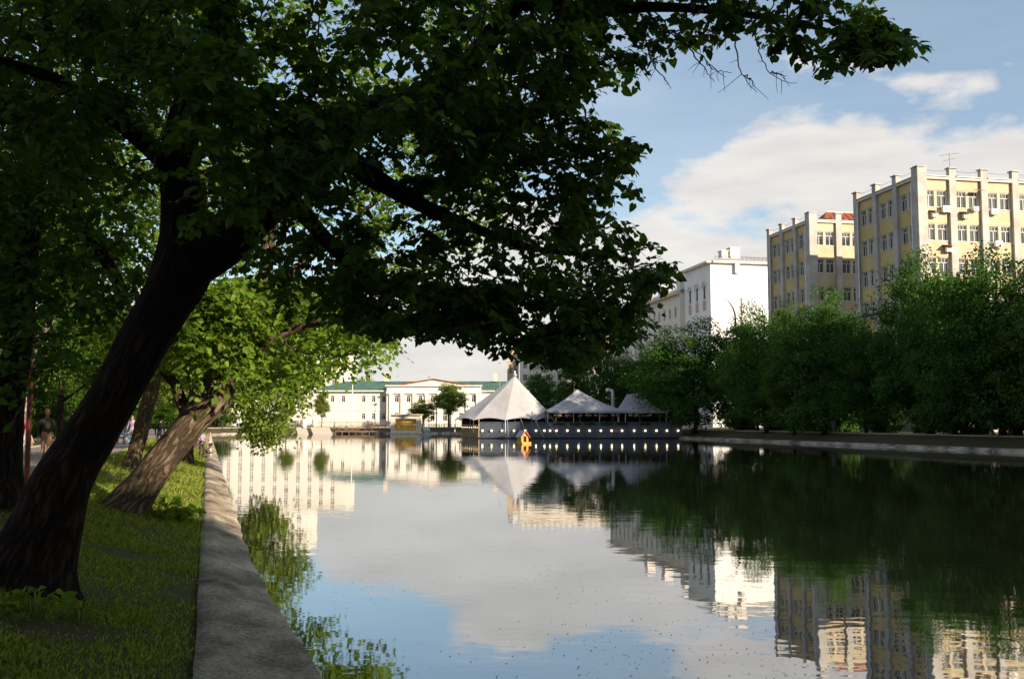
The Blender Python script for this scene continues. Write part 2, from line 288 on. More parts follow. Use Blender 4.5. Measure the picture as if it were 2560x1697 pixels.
# ------------------------------------------------------------------ the setting: pond, banks, paths
KL = -0.3057                                             # left bank runs away along x = x0 + KL*y
def near_turn(y): return min(7.0, 0.055 * max(0.0, 6.0 - y) ** 2)
def left_water(y):
    b = 0.88 + KL * y + 0.42 * math.exp(-((y - 7.0) / 7.5) ** 2) + near_turn(y)
    return b
def right_water(y): return 61.3 - 0.243 * y
PL = []
ys = [-5 + 0.18 * i for i in range(0, 222)] + [35 + 0.5 * i for i in range(12)] + [41 + 1.5 * i for i in range(0, 92)]
for y in ys: PL.append((left_water(y), y))
def bez(a, b, c, n):
    a, b, c = map(np.array, (a, b, c)); return [tuple(a * (1 - t) ** 2 + 2 * b * t * (1 - t) + c * t * t) for t in np.linspace(0, 1, n)[1:-1]]
last = PL[-1]
PL += bez(last, (left_water(196), 199), (-46, 202), 8) + [(-46, 202), (-30, 205), (-10, 208), (4, 209)]
PL += bez((4, 209), (12, 210), (right_water(195), 195), 6)
for y in np.linspace(195, 0, 60): PL.append((right_water(y), y))
PL += bez((right_water(0), 0), (right_water(-10), -11), (48, -11), 6) + [(48, -11), (30, -10.5), (22, -10)]
PL += bez((22, -10), (14, -9.5), PL[0], 8)
PL = np.array(PL); NP = len(PL)
Tn = np.roll(PL, -1, 0) - np.roll(PL, 1, 0); Tn = nrm(Tn); NO = np.stack((-Tn[:, 1], Tn[:, 0]), 1)     # outward normal (outline runs clockwise)
cen = PL.mean(0); flip = np.sign(((PL - cen) * NO).sum(1)); NO *= (1 if flip.sum() > 0 else -1)
EXTRA = np.array([0.40 * math.exp(-((p[1] - 7.0) / 7.5) ** 2) if (i < 326) else 0.0 for i, p in enumerate(PL)])
def rings(spec, name, m, jitter=0.0, smooth=True):
    """spec: list of (offset, use_extra, z) -> strip mesh following the pond outline"""
    V = []; n = len(spec)
    for i in range(NP):
        for j, (d, ue, z) in enumerate(spec):
            dd = d + EXTRA[i] * ue; p = PL[i] + NO[i] * dd; zz = z
            if jitter:
                q = Vector((p[0] * 0.55, p[1] * 0.55, 0.9 * j)); k = mnoise.noise(q); k2 = mnoise.noise(q * 1.9)
                zz += jitter * 1.1 * k; p = p + NO[i] * jitter * 1.4 * mnoise.noise(q * 2.3 + Vector((9, 2, 5)))
            if name == 'embankment' and j > 2: w_ = Vector((p[0], p[1], 0.0)); zz += 0.03 * mnoise.noise(w_ * 1.3) + 0.016 * mnoise.noise(w_ * 3.1 + Vector((3, 1, 2)))
            if name == 'embankment' and 0 < j < 5: w_ = Vector((p[0], p[1], 4.0)); p = p + NO[i] * (0.06 * mnoise.noise(w_ * 0.7) + 0.02 * mnoise.noise(w_ * 1.6))
            V.append((p[0], p[1], zz))
    Fs = [(i * n + j, i * n + j + 1, ((i + 1) % NP) * n + j + 1, ((i + 1) % NP) * n + j) for i in range(NP) for j in range(n - 1)]
    me = new_mesh(V, Fs, m, smooth=smooth); o = link(name, me); tag(o, kind='structure'); return o
def bank_z(d):                                           # height of the lawn at distance d from the water
    if d < 0.89: return 0.28
    if d < 4.45: s = (d - 0.89) / 3.56; return 0.27 + 0.93 * (s * 0.75 + 0.25 * s * s * (3 - 2 * s))
    return 1.2
rings([(0.0, 0, -0.7), (-0.01, 0, -0.02), (0.02, 0, 0.03), (0.12, 0.1, 0.075), (0.24, 0.4, 0.125), (0.36, 0.65, 0.175), (0.46, 0.9, 0.22), (0.54, 1, 0.255), (0.62, 1, 0.28), (0.66, 1, 0.30), (0.78, 1, 0.305), (0.90, 1, 0.31), (0.915, 1, 0.12)], 'embankment', M['concrete'], 0.016)
gs = [0.895, 1.12, 1.4, 1.7, 2.1, 2.5, 2.9, 3.3, 3.7, 4.1, 4.5]
rings([(d, 1, bank_z(d) - 0.005) for d in gs], 'grass_bank', M['lawn'], 0.02)
rings([(4.44, 1, 1.0), (4.44, 1, 1.27), (4.46, 1, 1.285), (4.56, 1, 1.285), (4.58, 1, 1.27), (4.58, 1, 1.0)], 'kerb', M['kerb'], 0, False)
rings([(4.5, 1, 1.205), (6.2, 1, 1.215), (8, 1, 1.215), (9.6, 1, 1.205)], 'path', M['path'], 0, False)
rings([(9.6, 1, 1.0), (9.6, 1, 1.27), (9.75, 1, 1.27), (9.75, 1, 1.0)], 'path_kerb', M['kerb'], 0, False)
rings([(4.4, 1, 1.19), (9.7, 1, 1.195), (14, 1, 1.2), (22, 1, 1.2), (60, 1, 1.2), (200, 1, 1.2), (900, 1, 1.2), (2800, 1, 1.2)], 'ground', M['ground'], 0, False)
me = new_mesh([(-160, -60, 0), (160, -60, 0), (160, 260, 0), (-160, 260, 0)], [(0, 1, 2, 3)], M['water'])
# water sheet clipped to the pond outline
wv = [(p[0] + n_[0] * 0.02, p[1] + n_[1] * 0.02, 0.0) for p, n_ in zip(PL, NO)]
bm = bmesh.new(); vs = [bm.verts.new(v) for v in wv]; bm.faces.new(vs); bmesh.ops.triangulate(bm, faces=bm.faces[:]); bmesh.ops.recalc_face_normals(bm, faces=bm.faces[:])
if bm.faces[0].normal.z < 0: bmesh.ops.reverse_faces(bm, faces=bm.faces[:])
me = bpy.data.meshes.new('water'); bm.to_mesh(me); bm.free(); me.materials.append(M['water']); tag(link('pond_water', me), kind='structure')
def shore(x, y):                                         # distance outwards from the left water line
    return (left_water(y) - x) * 0.956
def ground_z(x, y):
    d = (left_water(y) - x) * 0.956
    if y < 200 and d > 0.0 and x < 8:
        e = 0.40 * math.exp(-((y - 7.0) / 7.5) ** 2); return bank_z(d - e)
    dr = (x - right_water(y)) * 0.971
    if dr > 0: return bank_z(dr)
    return 1.2

# ------------------------------------------------------------------ buildings
Z3 = np.array((0, 0, 1.0))
def wall_grid(mb, O, U, N, Wd, H, ops, depth, mi=0):
    O, U, N = map(lambda a: np.array(a, float), (O, U, N))
    us = sorted({0.0, Wd} | {round(o[i], 4) for o in ops for i in (0, 2)}); vs = sorted({0.0, H} | {round(o[i], 4) for o in ops for i in (1, 3)})
    P = lambda u, v, w=0: O + U * u + Z3 * v + N * w
    occ = set()
    for o in ops:
        for i in range(len(us) - 1):
            if us[i] >= o[0] - 1e-3 and us[i + 1] <= o[2] + 1e-3:
                for j in range(len(vs) - 1):
                    if vs[j] >= o[1] - 1e-3 and vs[j + 1] <= o[3] + 1e-3: occ.add((i, j))
    for i in range(len(us) - 1):
        for j in range(len(vs) - 1):
            if (i, j) in occ: continue
            mb.add([P(us[i], vs[j]), P(us[i + 1], vs[j]), P(us[i + 1], vs[j + 1]), P(us[i], vs[j + 1])], [(0, 1, 2, 3)], mi)
    for a, b, c, d in ops:
        f = [P(a, b), P(c, b), P(c, d), P(a, d)]; g = [P(a, b, -depth), P(c, b, -depth), P(c, d, -depth), P(a, d, -depth)]
        mb.add(f + g, [(0, 4, 5, 1), (1, 5, 6, 2), (2, 6, 7, 3), (3, 7, 4, 0)], mi)
WIN = {}
def window_mesh(w, h, frame='frame', style='cross'):
    key = (round(w, 2), round(h, 2), frame, style)
    if key not in WIN:
        f = MB(); b = min(0.075, w * 0.1)
        f.box((0, 0, b / 2), (w, 0.1, b)); f.box((0, 0, h - b / 2), (w, 0.1, b)); f.box((-w / 2 + b / 2, 0, h / 2), (b, 0.1, h - 2 * b)); f.box((w / 2 - b / 2, 0, h / 2), (b, 0.1, h - 2 * b))
        if style == 'cross':
            f.box((0, -0.004, h * 0.36), (b * 0.9, 0.1, h * 0.72 - 2 * b)); f.box((0, -0.002, h * 0.72), (w - 2 * b, 0.1, b * 0.9))
            f.box((-w * 0.17, 0.01, h * 0.855), (b * 0.5, 0.06, h * 0.2)); f.box((w * 0.17, 0.01, h * 0.855), (b * 0.5, 0.06, h * 0.2))
        elif style == 'bar': f.box((0, -0.004, h / 2), (b * 0.9, 0.1, h - 2 * b))
        f.box((0, -0.14, -0.03), (w + 0.16, 0.26, 0.06))
        p = MB(); p.box((0, 0.06, h / 2), (w - 0.02, 0.02, h - 0.02))
        WIN[key] = (f.mesh(M[frame]), p.mesh(M['glass']))
    return WIN[key]
def place_window(par, O, U, N, op, depth, frame='frame', style='cross'):
    a, b, c, d = op; fm, pm = window_mesh(c - a, d - b, frame, style)
    pos = np.array(O) + np.array(U) * (a + c) / 2 + Z3 * b - np.array(N) * (depth - 0.06)
    o = bpy.data.objects.new('window', fm); C.objects.link(o); o.parent = par
    R = Matrix(((U[0], -N[0], 0, 0), (U[1], -N[1], 0, 0), (0, 0, 1, 0), (0, 0, 0, 1)))
    o.matrix_parent_inverse = Matrix.Translation(-Vector(par.location)); o.matrix_basis = Matrix.Translation(Vector(pos)) @ R
    g = bpy.data.objects.new('pane', pm); C.objects.link(g); g.parent = o
    return o

BA = math.radians(11)
BU = np.array((-math.sin(BA), math.cos(BA), 0)); BV = np.array((math.cos(BA), math.sin(BA), 0))       # along the pond, and away from it
RZ = 33.7
def ochre_block(base, length, fbays, label, roofkind):
    """wing of the ochre institute block: pond-side facade (3 bays) and sunlit end facade"""
    base = np.array((base[0], base[1], 1.2)); t = thing('ochre_building', base, label, 'building', 'ochre building wings')
    H = RZ - 1.2; pitch = length / 3; fp = 4.55; Wf = fp * fbays; wall = MB(); D = 0.24
    def ops_for(nb, p):
        out = []
        for b in range(nb):
            for s in (-1, 1):
                c = (b + 0.5) * p + s * p * 0.195
                for k in range(7):
                    zt = H - 1.75 - 4.33 * k; out.append((c - 0.68, zt - 2.12, c + 0.68, zt))
        return [tuple(round(v, 4) for v in o) for o in out]
    oL = ops_for(3, pitch); oF = ops_for(fbays, fp)
    P_far = base + BU * length
    # pond side: u runs from the far corner back to the near corner; outward normal -BV
    wall_grid(wall, P_far, -BU, -BV, length, H, oL, D); wall_grid(wall, base, BV, -BU, Wf, H, oF, D)
    wall.add([base + BV * Wf, base + BV * Wf + BU * length, base + BV * Wf + BU * length + Z3 * H, base + BV * Wf + Z3 * H], [(0, 1, 2, 3)])
    wall.add([P_far + BV * Wf, P_far, P_far + Z3 * H, P_far + BV * Wf + Z3 * H], [(0, 1, 2, 3)])
    wall.add([base + Z3 * (H - 0.05), base + BV * Wf + Z3 * (H - 0.05), P_far + BV * Wf + Z3 * (H - 0.05), P_far + Z3 * (H - 0.05)], [(0, 1, 2, 3)])
    wall.build('wall', M['cream_wall'], t)
    for o in oL: place_window(t, P_far, -BU, -BV, o, D)
    for o in oF: place_window(t, base, BV, -BU, o, D)
    def trims(O, U, N, nb, p, first_w, paint):
        for b in range(nb + 1):
            w = first_w if b == 0 else 0.95
            mb = MB(); c = O + U * (b * p) + N * 0.11
            if b == 0: c = c + U * 0.12
            mb.box(c + Z3 * (H + 1.1) / 2, (w, 0.62 if b else 0.9, H + 1.1), U); mb.box(c + Z3 * (H + 1.2), (w + 0.3, 0.95, 0.14), U); mb.build('pilaster', M['pilaster'], t)
        for b in range(nb):
            a = b * p + (0.62 if b == 0 else 0.475); e = (b + 1) * p - 0.475
            mb = MB(); mb.box(O + U * (a + e) / 2 + Z3 * (H - 0.16) + N * 0.14, (e - a, 0.5, 0.3), U); mb.box(O + U * (a + e) / 2 + Z3 * (H + 0.06) + N * 0.2, (e - a, 0.72, 0.1), U); mb.build('cornice', M['trim'], t)
            for k in range(7):
                zt = H - 1.75 - 4.33 * k; z0, z1 = (zt + 0.12, H - 0.34) if k == 0 else (zt + 0.12, zt + 2.06)
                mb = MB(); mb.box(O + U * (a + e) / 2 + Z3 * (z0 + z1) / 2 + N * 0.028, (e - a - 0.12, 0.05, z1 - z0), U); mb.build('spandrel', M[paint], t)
    trims(base, BU, -BV, 3, pitch, 1.3, 'ochre')
    trims(base, BV, -BU, fbays, fp, 1.3, 'ochre_sunlit')
    # downpipes at both ends of the pond side
    for s in (0.95, length - 0.75):
        p = base + BU * s - BV * 0.5; MB().tube([p + Z3 * (H - 0.2) + BV * 0.2, p + Z3 * (H - 1.0) , p + Z3 * (H - 1.6), p + Z3 * 0.3], 0.075, 6).build('downpipe', M['steel'], t)
    # cable strung between the pilaster heads
    for O, U, n_, p in ((base, BU, 3, pitch), (base, BV, fbays, fp)):
        for b in range(n_):
            a = O + U * b * p + Z3 * (H + 0.9); e = O + U * (b + 1) * p + Z3 * (H + 0.9); MB().tube([a, (a + e) / 2 - Z3 * 0.1, e], 0.02, 4).build('cable', M['metal'], t)
    rf = MB()
    if roofkind == 'blue':
        for j in range(2):
            a = base + BV * (5.2 + 4.4 * j) + BU * 1.2 + Z3 * H
            rf.prism([a + Z3 * 0.15, a + BV * 4.2 + Z3 * 0.15, a + BV * 4.2 + BU * 5 + Z3 * 1.9, a + BU * 5 + Z3 * 1.9], (0, 0, 0.08), 0)
            rf.prism([a + BV * 4.2 + Z3 * 0.15, a + BV * 4.34 + Z3 * 0.15, a + BV * 4.34 + BU * 5 + Z3 * 1.95, a + BV * 4.2 + BU * 5 + Z3 * 1.95], (0, 0, 0.16), 1)
        a = base + BU * 6 + BV * 4.5 + Z3 * (H - 0.1); rf.prism([a, a + BV * 9.5, a + BV * 9.5 + Z3 * 1.9, a + Z3 * 1.9], tuple(BU * 0.2), 1)
        rf.build('roof', [M['roof_blue'], M['wood_pale']], t)
        m_ = MB(); a = base + BV * 6.6 + BU * 3 + Z3 * H; m_.tube([a, a + Z3 * 4.2], 0.03, 5)
        for q, w in ((3.2, 0.9), (3.9, 1.5)): m_.tube([a + Z3 * q - BV * w - Z3 * 0.2, a + Z3 * q + BV * w + Z3 * 0.35], 0.02, 4)
        m_.build('antenna', M['metal'], t)
    else:
        a = base + BV * 2.4 + BU * 0.8 + Z3 * (H + 0.1); b = base + BV * 12 + BU * 0.8 + Z3 * (H + 0.1); u = BU * 2.6 + Z3 * 2.1
        rf.add([a, b, b + u, a + BV * 2.2 + u], [(0, 1, 2, 3)], 0); rf.add([a, a + BV * 2.2 + u, a + BU * 4.8], [(0, 1, 2)], 0)
        rf.add([b + u, a + BV * 2.2 + u, a + BU * 4.8, b + BU * 4.8], [(0, 1, 2, 3)], 0)
        for k in range(9):
            q = a + BV * (1.0 + k * 1.05) + Z3 * 0.05; rf.tube([q, q + u * (0.95 if k > 1 else 0.5)], 0.05, 4, 1)
        rf.tube([a + BV * 2.2 + u + Z3 * 0.05, b + u + Z3 * 0.05], 0.09, 5, 2)
        rf.build('roof', [M['roof_red'], M['roof_red'], M['trim']], t)
    return t, base, H, fp
bc = at(2317, 1052, 125.0)
b1, b1base, b1H, fp1 = ochre_block((bc[0], 125.0), 14.7, 5, 'ochre block with blue roof panels and wall air conditioners above the right trees', 'blue')
c2 = np.array((bc[0], 125.0, 0)) + BU * 28.5
b2, b2base, b2H, fp2 = ochre_block((c2[0], c2[1]), 14.1, 4, 'ochre block with red sheet roof behind the nearer ochre block', 'red')
# air conditioners with small canopies on the sunlit end wall: fixed to the building, so they are its parts
def ac_unit(u, z, w, canopy, base, par):
    p = base + BV * u - BU * 0.5 + Z3 * (z - 1.2); mb = MB(); mb.box(p, (w, 0.42, w * 0.72), BV)
    o = mb.build('air_conditioner', M['ac'], par)
    g = MB(); q = p - BU * 0.222; r = w * 0.25; fan = [q - BV * w * 0.12 + BV * r * math.cos(a) + Z3 * r * math.sin(a) for a in np.linspace(0, 2 * math.pi, 13)[:-1]]
    g.prism(fan, tuple(-BU * 0.015)); g.build('fan_grille', M['grey_paint'], o)
    for s in (-1, 1):
        br = MB(); br.tube([p + BV * s * w * 0.35 + BU * 0.5 - Z3 * (w * 0.36 + 0.02), p + BV * s * w * 0.35 - BU * 0.2 - Z3 * (w * 0.36 + 0.02)], 0.03, 4); br.build('bracket', M['steel'], o)
    if canopy:
        cn = MB(); a = p + Z3 * (w * 0.36 + 0.35) + BU * 0.48 - BV * w * 0.8; cn.prism([a, a + BV * w * 1.6, a + BV * w * 1.6 - BU * 1.2 - Z3 * 0.28, a - BU * 1.2 - Z3 * 0.28], (0, 0, 0.04)); cn.build('canopy', M['roof_red'], o)
Hh = b1H
for u, z, w, cn in ((1.75, RZ - 5.0, 0.75, True), (3.45, RZ - 4.2, 1.15, False), (6.2, RZ - 5.0, 0.75, True), (7.6, RZ - 4.0, 0.75, False), (10.3, RZ - 4.25, 1.0, False), (10.7, RZ - 8.4, 1.0, False), (3.6, RZ - 9.4, 0.8, True)):
    ac_unit(u, z, w, cn, b1base, b1)
mb = MB(); a = b1base + BV * 7.5 - BU * 0.6 + Z3 * (RZ - 1.2 - 1.55); mb.prism([a, a + BV * 1.3, a + BV * 1.3 - BU * 0.6 - Z3 * 0.2, a - BU * 0.6 - Z3 * 0.2], (0, 0, 0.05)); mb.build('canopy', M['roof_red'], b1)
# steel awning frame on the pond side
mb = MB()
for k in range(9):
    p = b1base + BU * (0.5 + 1.65 * k) - BV * 0.1 + Z3 * (RZ - 1.2 - 16.6); mb.tube([p, p - BV * 2.2 - Z3 * 0.2], 0.05, 4); mb.tube([p - Z3 * 1.2, p - BV * 1.2], 0.04, 4)
for q in (0.6, 1.4, 2.2): mb.tube([b1base + BU * 0.3 - BV * q + Z3 * (RZ - 17.9 - q * 0.09), b1base + BU * 14 - BV * q + Z3 * (RZ - 17.9 - q * 0.09)], 0.05, 4)
mb.build('awning_frame', M['metal'], b1)

# unseen blocks added as shadow casters for the near bank and the right bank
def plain_block(c0, U, ln, wd, H, label, mwall='tan_wall'):
    c0 = np.array((c0[0], c0[1], 1.2)); U = nrm(np.array((U[0], U[1], 0))); N = np.array((U[1], -U[0], 0)); t = thing('shade_block', c0, label, 'building', 'unseen blocks added for shade')
    wall = MB(); ops = []
    for i in range(int(ln / 3.6)):
        for k in range(int((H - 2) / 3.6)): ops.append((1.2 + 3.6 * i, 1.2 + 3.6 * k, 2.5 + 3.6 * i, 3.0 + 3.6 * k))
    wall_grid(wall, c0, U, N, ln, H, ops, 0.2)
    a, b = c0 - N * wd, c0 + U * ln - N * wd
    wall.add([c0 + U * ln, b, b + Z3 * H, c0 + U * ln + Z3 * H], [(0, 1, 2, 3)]); wall.add([b, a, a + Z3 * H, b + Z3 * H], [(0, 1, 2, 3)]); wall.add([a, c0, c0 + Z3 * H, a + Z3 * H], [(0, 1, 2, 3)])
    wall.build('wall', M[mwall], t)
    for o in ops: place_window(t, c0, U, N, o, 0.2, style='bar')
    rf = MB(); e = 0.5; q = [c0 + N * e - U * e + Z3 * H, c0 + U * (ln + e) + N * e + Z3 * H, b + U * e - N * e + Z3 * H, a - U * e - N * e + Z3 * H]; rf.prism(q, (0, 0, 0.35)); rf.build('roof', M['roof_grey'], t)
    return t
plain_block((-10.36, -56.56), (BV[0], BV[1]), 62, 16, 33.0, 'unseen tan block added behind the pond end to shade the near bank')
plain_block((50.58, -44.72), (BV[0], BV[1]), 4.6, 16, 24.6, 'unseen narrow lower block added to shade the foot of the leaning trunk')
plain_block((78.5, 66), (0.19, -0.98), 52, 18, 27.5, 'unseen tall block added to shade the right bank trees')

# white corner block far right
def white_block():
    Y0 = 230.0; c0 = at(1782, 1052, Y0); c0[2] = 1.2; zt = at(1782, 657, Y0)[2]; H = zt - 1.2
    t = thing('white_building', c0, 'tall white corner building with arched top windows left of the ochre blocks', 'building')
    wall = MB(); ops = []; ar = []
    ln = 17.0
    for i in range(3):
        u = 3.2 + i * 4.6
        for k in range(6):
            top = H - 13.0 - k * 4.4
            ops.append((u, top - 2.5, u + 1.25, top))
        ops.append((u, H - 8.0, u + 1.3, H - 5.0))
    Pf = c0 + BU * ln
    wall_grid(wall, Pf, -BU, -BV, ln, H, [tuple(round(x, 4) for x in o) for o in ops], 0.3)
    of = [(17.0, H - 4.6 - 4.6 * k - 2.2, 18.3, H - 4.6 - 4.6 * k) for k in range(6)]
    wall_grid(wall, c0, BV, -BU, 24, H, [tuple(round(x, 4) for x in o) for o in of], 0.3)
    wall.add([Pf + BV * 24, Pf, Pf + Z3 * H, Pf + BV * 24 + Z3 * H], [(0, 1, 2, 3)]); wall.add([c0 + BV * 24, c0 + BV * 24 + BU * ln, c0 + BV * 24 + BU * ln + Z3 * H, c0 + BV * 24 + Z3 * H], [(0, 1, 2, 3)])
    wall.build('wall', M['cool_wall'], t)
    for i, o in enumerate(ops): place_window(t, Pf, -BU, -BV, tuple(round(x, 4) for x in o), 0.3, 'frame_brown' if i % 7 == 6 else 'frame', 'bar')
    for o in of: place_window(t, c0, BV, -BU, o, 0.3, 'frame_brown', 'bar')
    for i in range(3):                                   # round arches and terracotta aprons of the top windows
        u = 3.2 + i * 4.6; c = Pf - BU * (u + 0.65) - BV * 0.05; mb = MB(); arc = []
        for a in np.linspace(0, math.pi, 11): arc.append(c - BU * 1.35 * math.cos(a) + Z3 * (H - 5.4 + 1.6 * math.sin(a)))
        mb.tube(arc, 0.22, 5); mb.build('arch', M['trim'], t)
        hd = MB(); pts = [c - BU * 0.65 * math.cos(a) + Z3 * (H - 5.02 + 0.75 * math.sin(a)) for a in np.linspace(0, math.pi, 9)]; hd.prism(pts, tuple(-BV * 0.05)); hd.build('fanlight', M['glass'], t)
        mb = MB(); mb.box(c + Z3 * (H - 9.6), (1.6, 0.12, 2.4), BU); mb.build('apron_panel', mat('terracotta_panel', (0.5, 0.36, 0.3), 0.85), t)
    mb = MB(); mb.box((c0 + Pf) / 2 + Z3 * (H + 0.2) - BV * 0.35, (ln + 1.0, 1.5, 0.5), BU); mb.box(c0 + BV * 12 - BU * 0.3 + Z3 * (H + 0.2), (23.2, 1.4, 0.5), BV); mb.build('cornice', M['trim'], t)
    mb = MB(); mb.box((c0 + Pf) / 2 + Z3 * (H - 17.6) - BV * 0.12, (ln, 0.3, 0.35), BU); mb.box(c0 + BV * 12 - BU * 0.12 + Z3 * (H - 17.6), (23.6, 0.3, 0.35), BV); mb.build('string_course', M['trim'], t)
    rf = MB(); e0 = c0 - BV * 0.6 - BU * 0.6 + Z3 * (H + 0.46); e1 = e0 + BV * 24; e2 = e1 + BU * 18; e3 = e0 + BU * 18; r0 = e0 + BV * 8 + BU * 8 + Z3 * 2.6; r1 = r0 + BV * 12
    rf.add([e0, e1, e2, e3, r0, r1], [(0, 1, 5, 4), (1, 2, 5), (2, 3, 4, 5), (3, 0, 4)]); rf.build('roof', M['roof_grey'], t)
    for u, hh, w in ((8.0, 4.0, 2.4), (5.4, 3.2, 1.6)): mb = MB(); mb.box(c0 + BV * u + BU * 5 + Z3 * (H + hh / 2 + 0.4), (w, 2.0, hh), BV); mb.box(c0 + BV * u + BU * 5 + Z3 * (H + hh + 0.5), (w + 0.4, 2.4, 0.2), BV); mb.build('chimney', M['white_wall'], t)
    mb = MB()
    for k in range(20): mb.tube([c0 + BV * (2 + k) + BU * 2 + Z3 * (H + 0.6), c0 + BV * (2 + k) + BU * 2 + Z3 * (H + 1.9)], 0.04, 4)
    mb.tube([c0 + BV * 2 + BU * 2 + Z3 * (H + 1.9), c0 + BV * 21 + BU * 2 + Z3 * (H + 1.9)], 0.05, 4); mb.build('roof_railing', M['metal'], t)
    mb = MB(); mb.tube([c0 + BV * 7.6 - BU * 0.2 + Z3 * (H - 8), c0 + BV * 7.6 - BU * 0.2 + Z3 * 0.5], 0.14, 5); mb.build('downpipe', M['grey_paint'], t)
    mb = MB(); mb.box(c0 + BV * 6.4 - BU * 0.4 + Z3 * (H - 1.2), (1.0, 0.8, 2.2), BV); mb.build('bracket', M['trim'], t)
    for k in range(5):
        a = c0 + BV * 16.0 + Z3 * (H - 7.2 - 4.6 * k); mb = MB(); mb.box(a + BV * 1.6 - BU * 0.75, (4.2, 1.5, 0.25), BV); mb.box(a + BV * 1.6 - BU * 1.45 + Z3 * 0.6, (4.2, 0.08, 0.95), BV); mb.build('balcony', M['trim'], t)
    # lower wing that runs away along the street
    wl = 62.0; w0 = Pf - BV * 1.2; Hw = H - 5.2; wall = MB(); ow = []
    for i in range(15):
        for k in range(7): ow.append((round(1.5 + 4.05 * i, 4), round(Hw - 5.6 - 4.2 * k, 4), round(2.8 + 4.05 * i, 4), round(Hw - 3.0 - 4.2 * k, 4)))
    we = w0 + BU * wl; wall_grid(wall, we, -BU, -BV, wl, Hw, ow, 0.3)
    wall.add([w0, w0 + BV * 8, w0 + BV * 8 + Z3 * Hw, w0 + Z3 * Hw], [(0, 1, 2, 3)]); wall.add([we + BV * 12, we, we + Z3 * Hw, we + BV * 12 + Z3 * Hw], [(0, 1, 2, 3)])
    wall.build('wing_wall', M['white_wall'], t)
    for o in ow: place_window(t, we, -BU, -BV, o, 0.3, 'frame', 'bar')
    mb = MB(); mb.box((w0 + we) / 2 - BV * 0.5 + Z3 * (Hw + 0.2), (wl, 1.6, 0.6), BU); mb.build('wing_cornice', M['stone'], t)
    rf = MB(); a = w0 - BV * 0.6 + Z3 * (Hw + 0.5); b = we - BV * 0.6 + Z3 * (Hw + 0.5); rf.add([a, b, b + BV * 6 + Z3 * 3, a + BV * 6 + Z3 * 3, b + BV * 13, a + BV * 13], [(0, 1, 2, 3), (3, 2, 4, 5)]); rf.build('wing_roof', M['roof_grey'], t)
    for s in (6, 20, 34): mb = MB(); mb.box(w0 + BU * s + BV * 3 + Z3 * (Hw + 3.2), (2.6, 2.2, 3.4), BU); mb.build('dormer', M['white_wall'], t)
    for s, k in ((6.4, 2), (14.5, 2), (22.6, 2), (14.5, 4)):
        a = w0 + BU * s + Z3 * (Hw - 6.0 - 4.2 * (k - 1)); mb = MB(); mb.box(a - BV * 0.7, (3.0, 1.4, 0.25), BU); mb.build('balcony', M['stone'], t)
        mb = MB()
        for q in np.linspace(-1.4, 1.4, 13): mb.tube([a - BV * 1.35 + BU * q + Z3 * 0.1, a - BV * 1.35 + BU * q + Z3 * 1.1], 0.035, 4)
        mb.tube([a - BV * 1.35 - BU * 1.45 + Z3 * 1.1, a - BV * 1.35 + BU * 1.45 + Z3 * 1.1], 0.05, 4); mb.build('balcony_railing', M['metal'], t)
white_block()

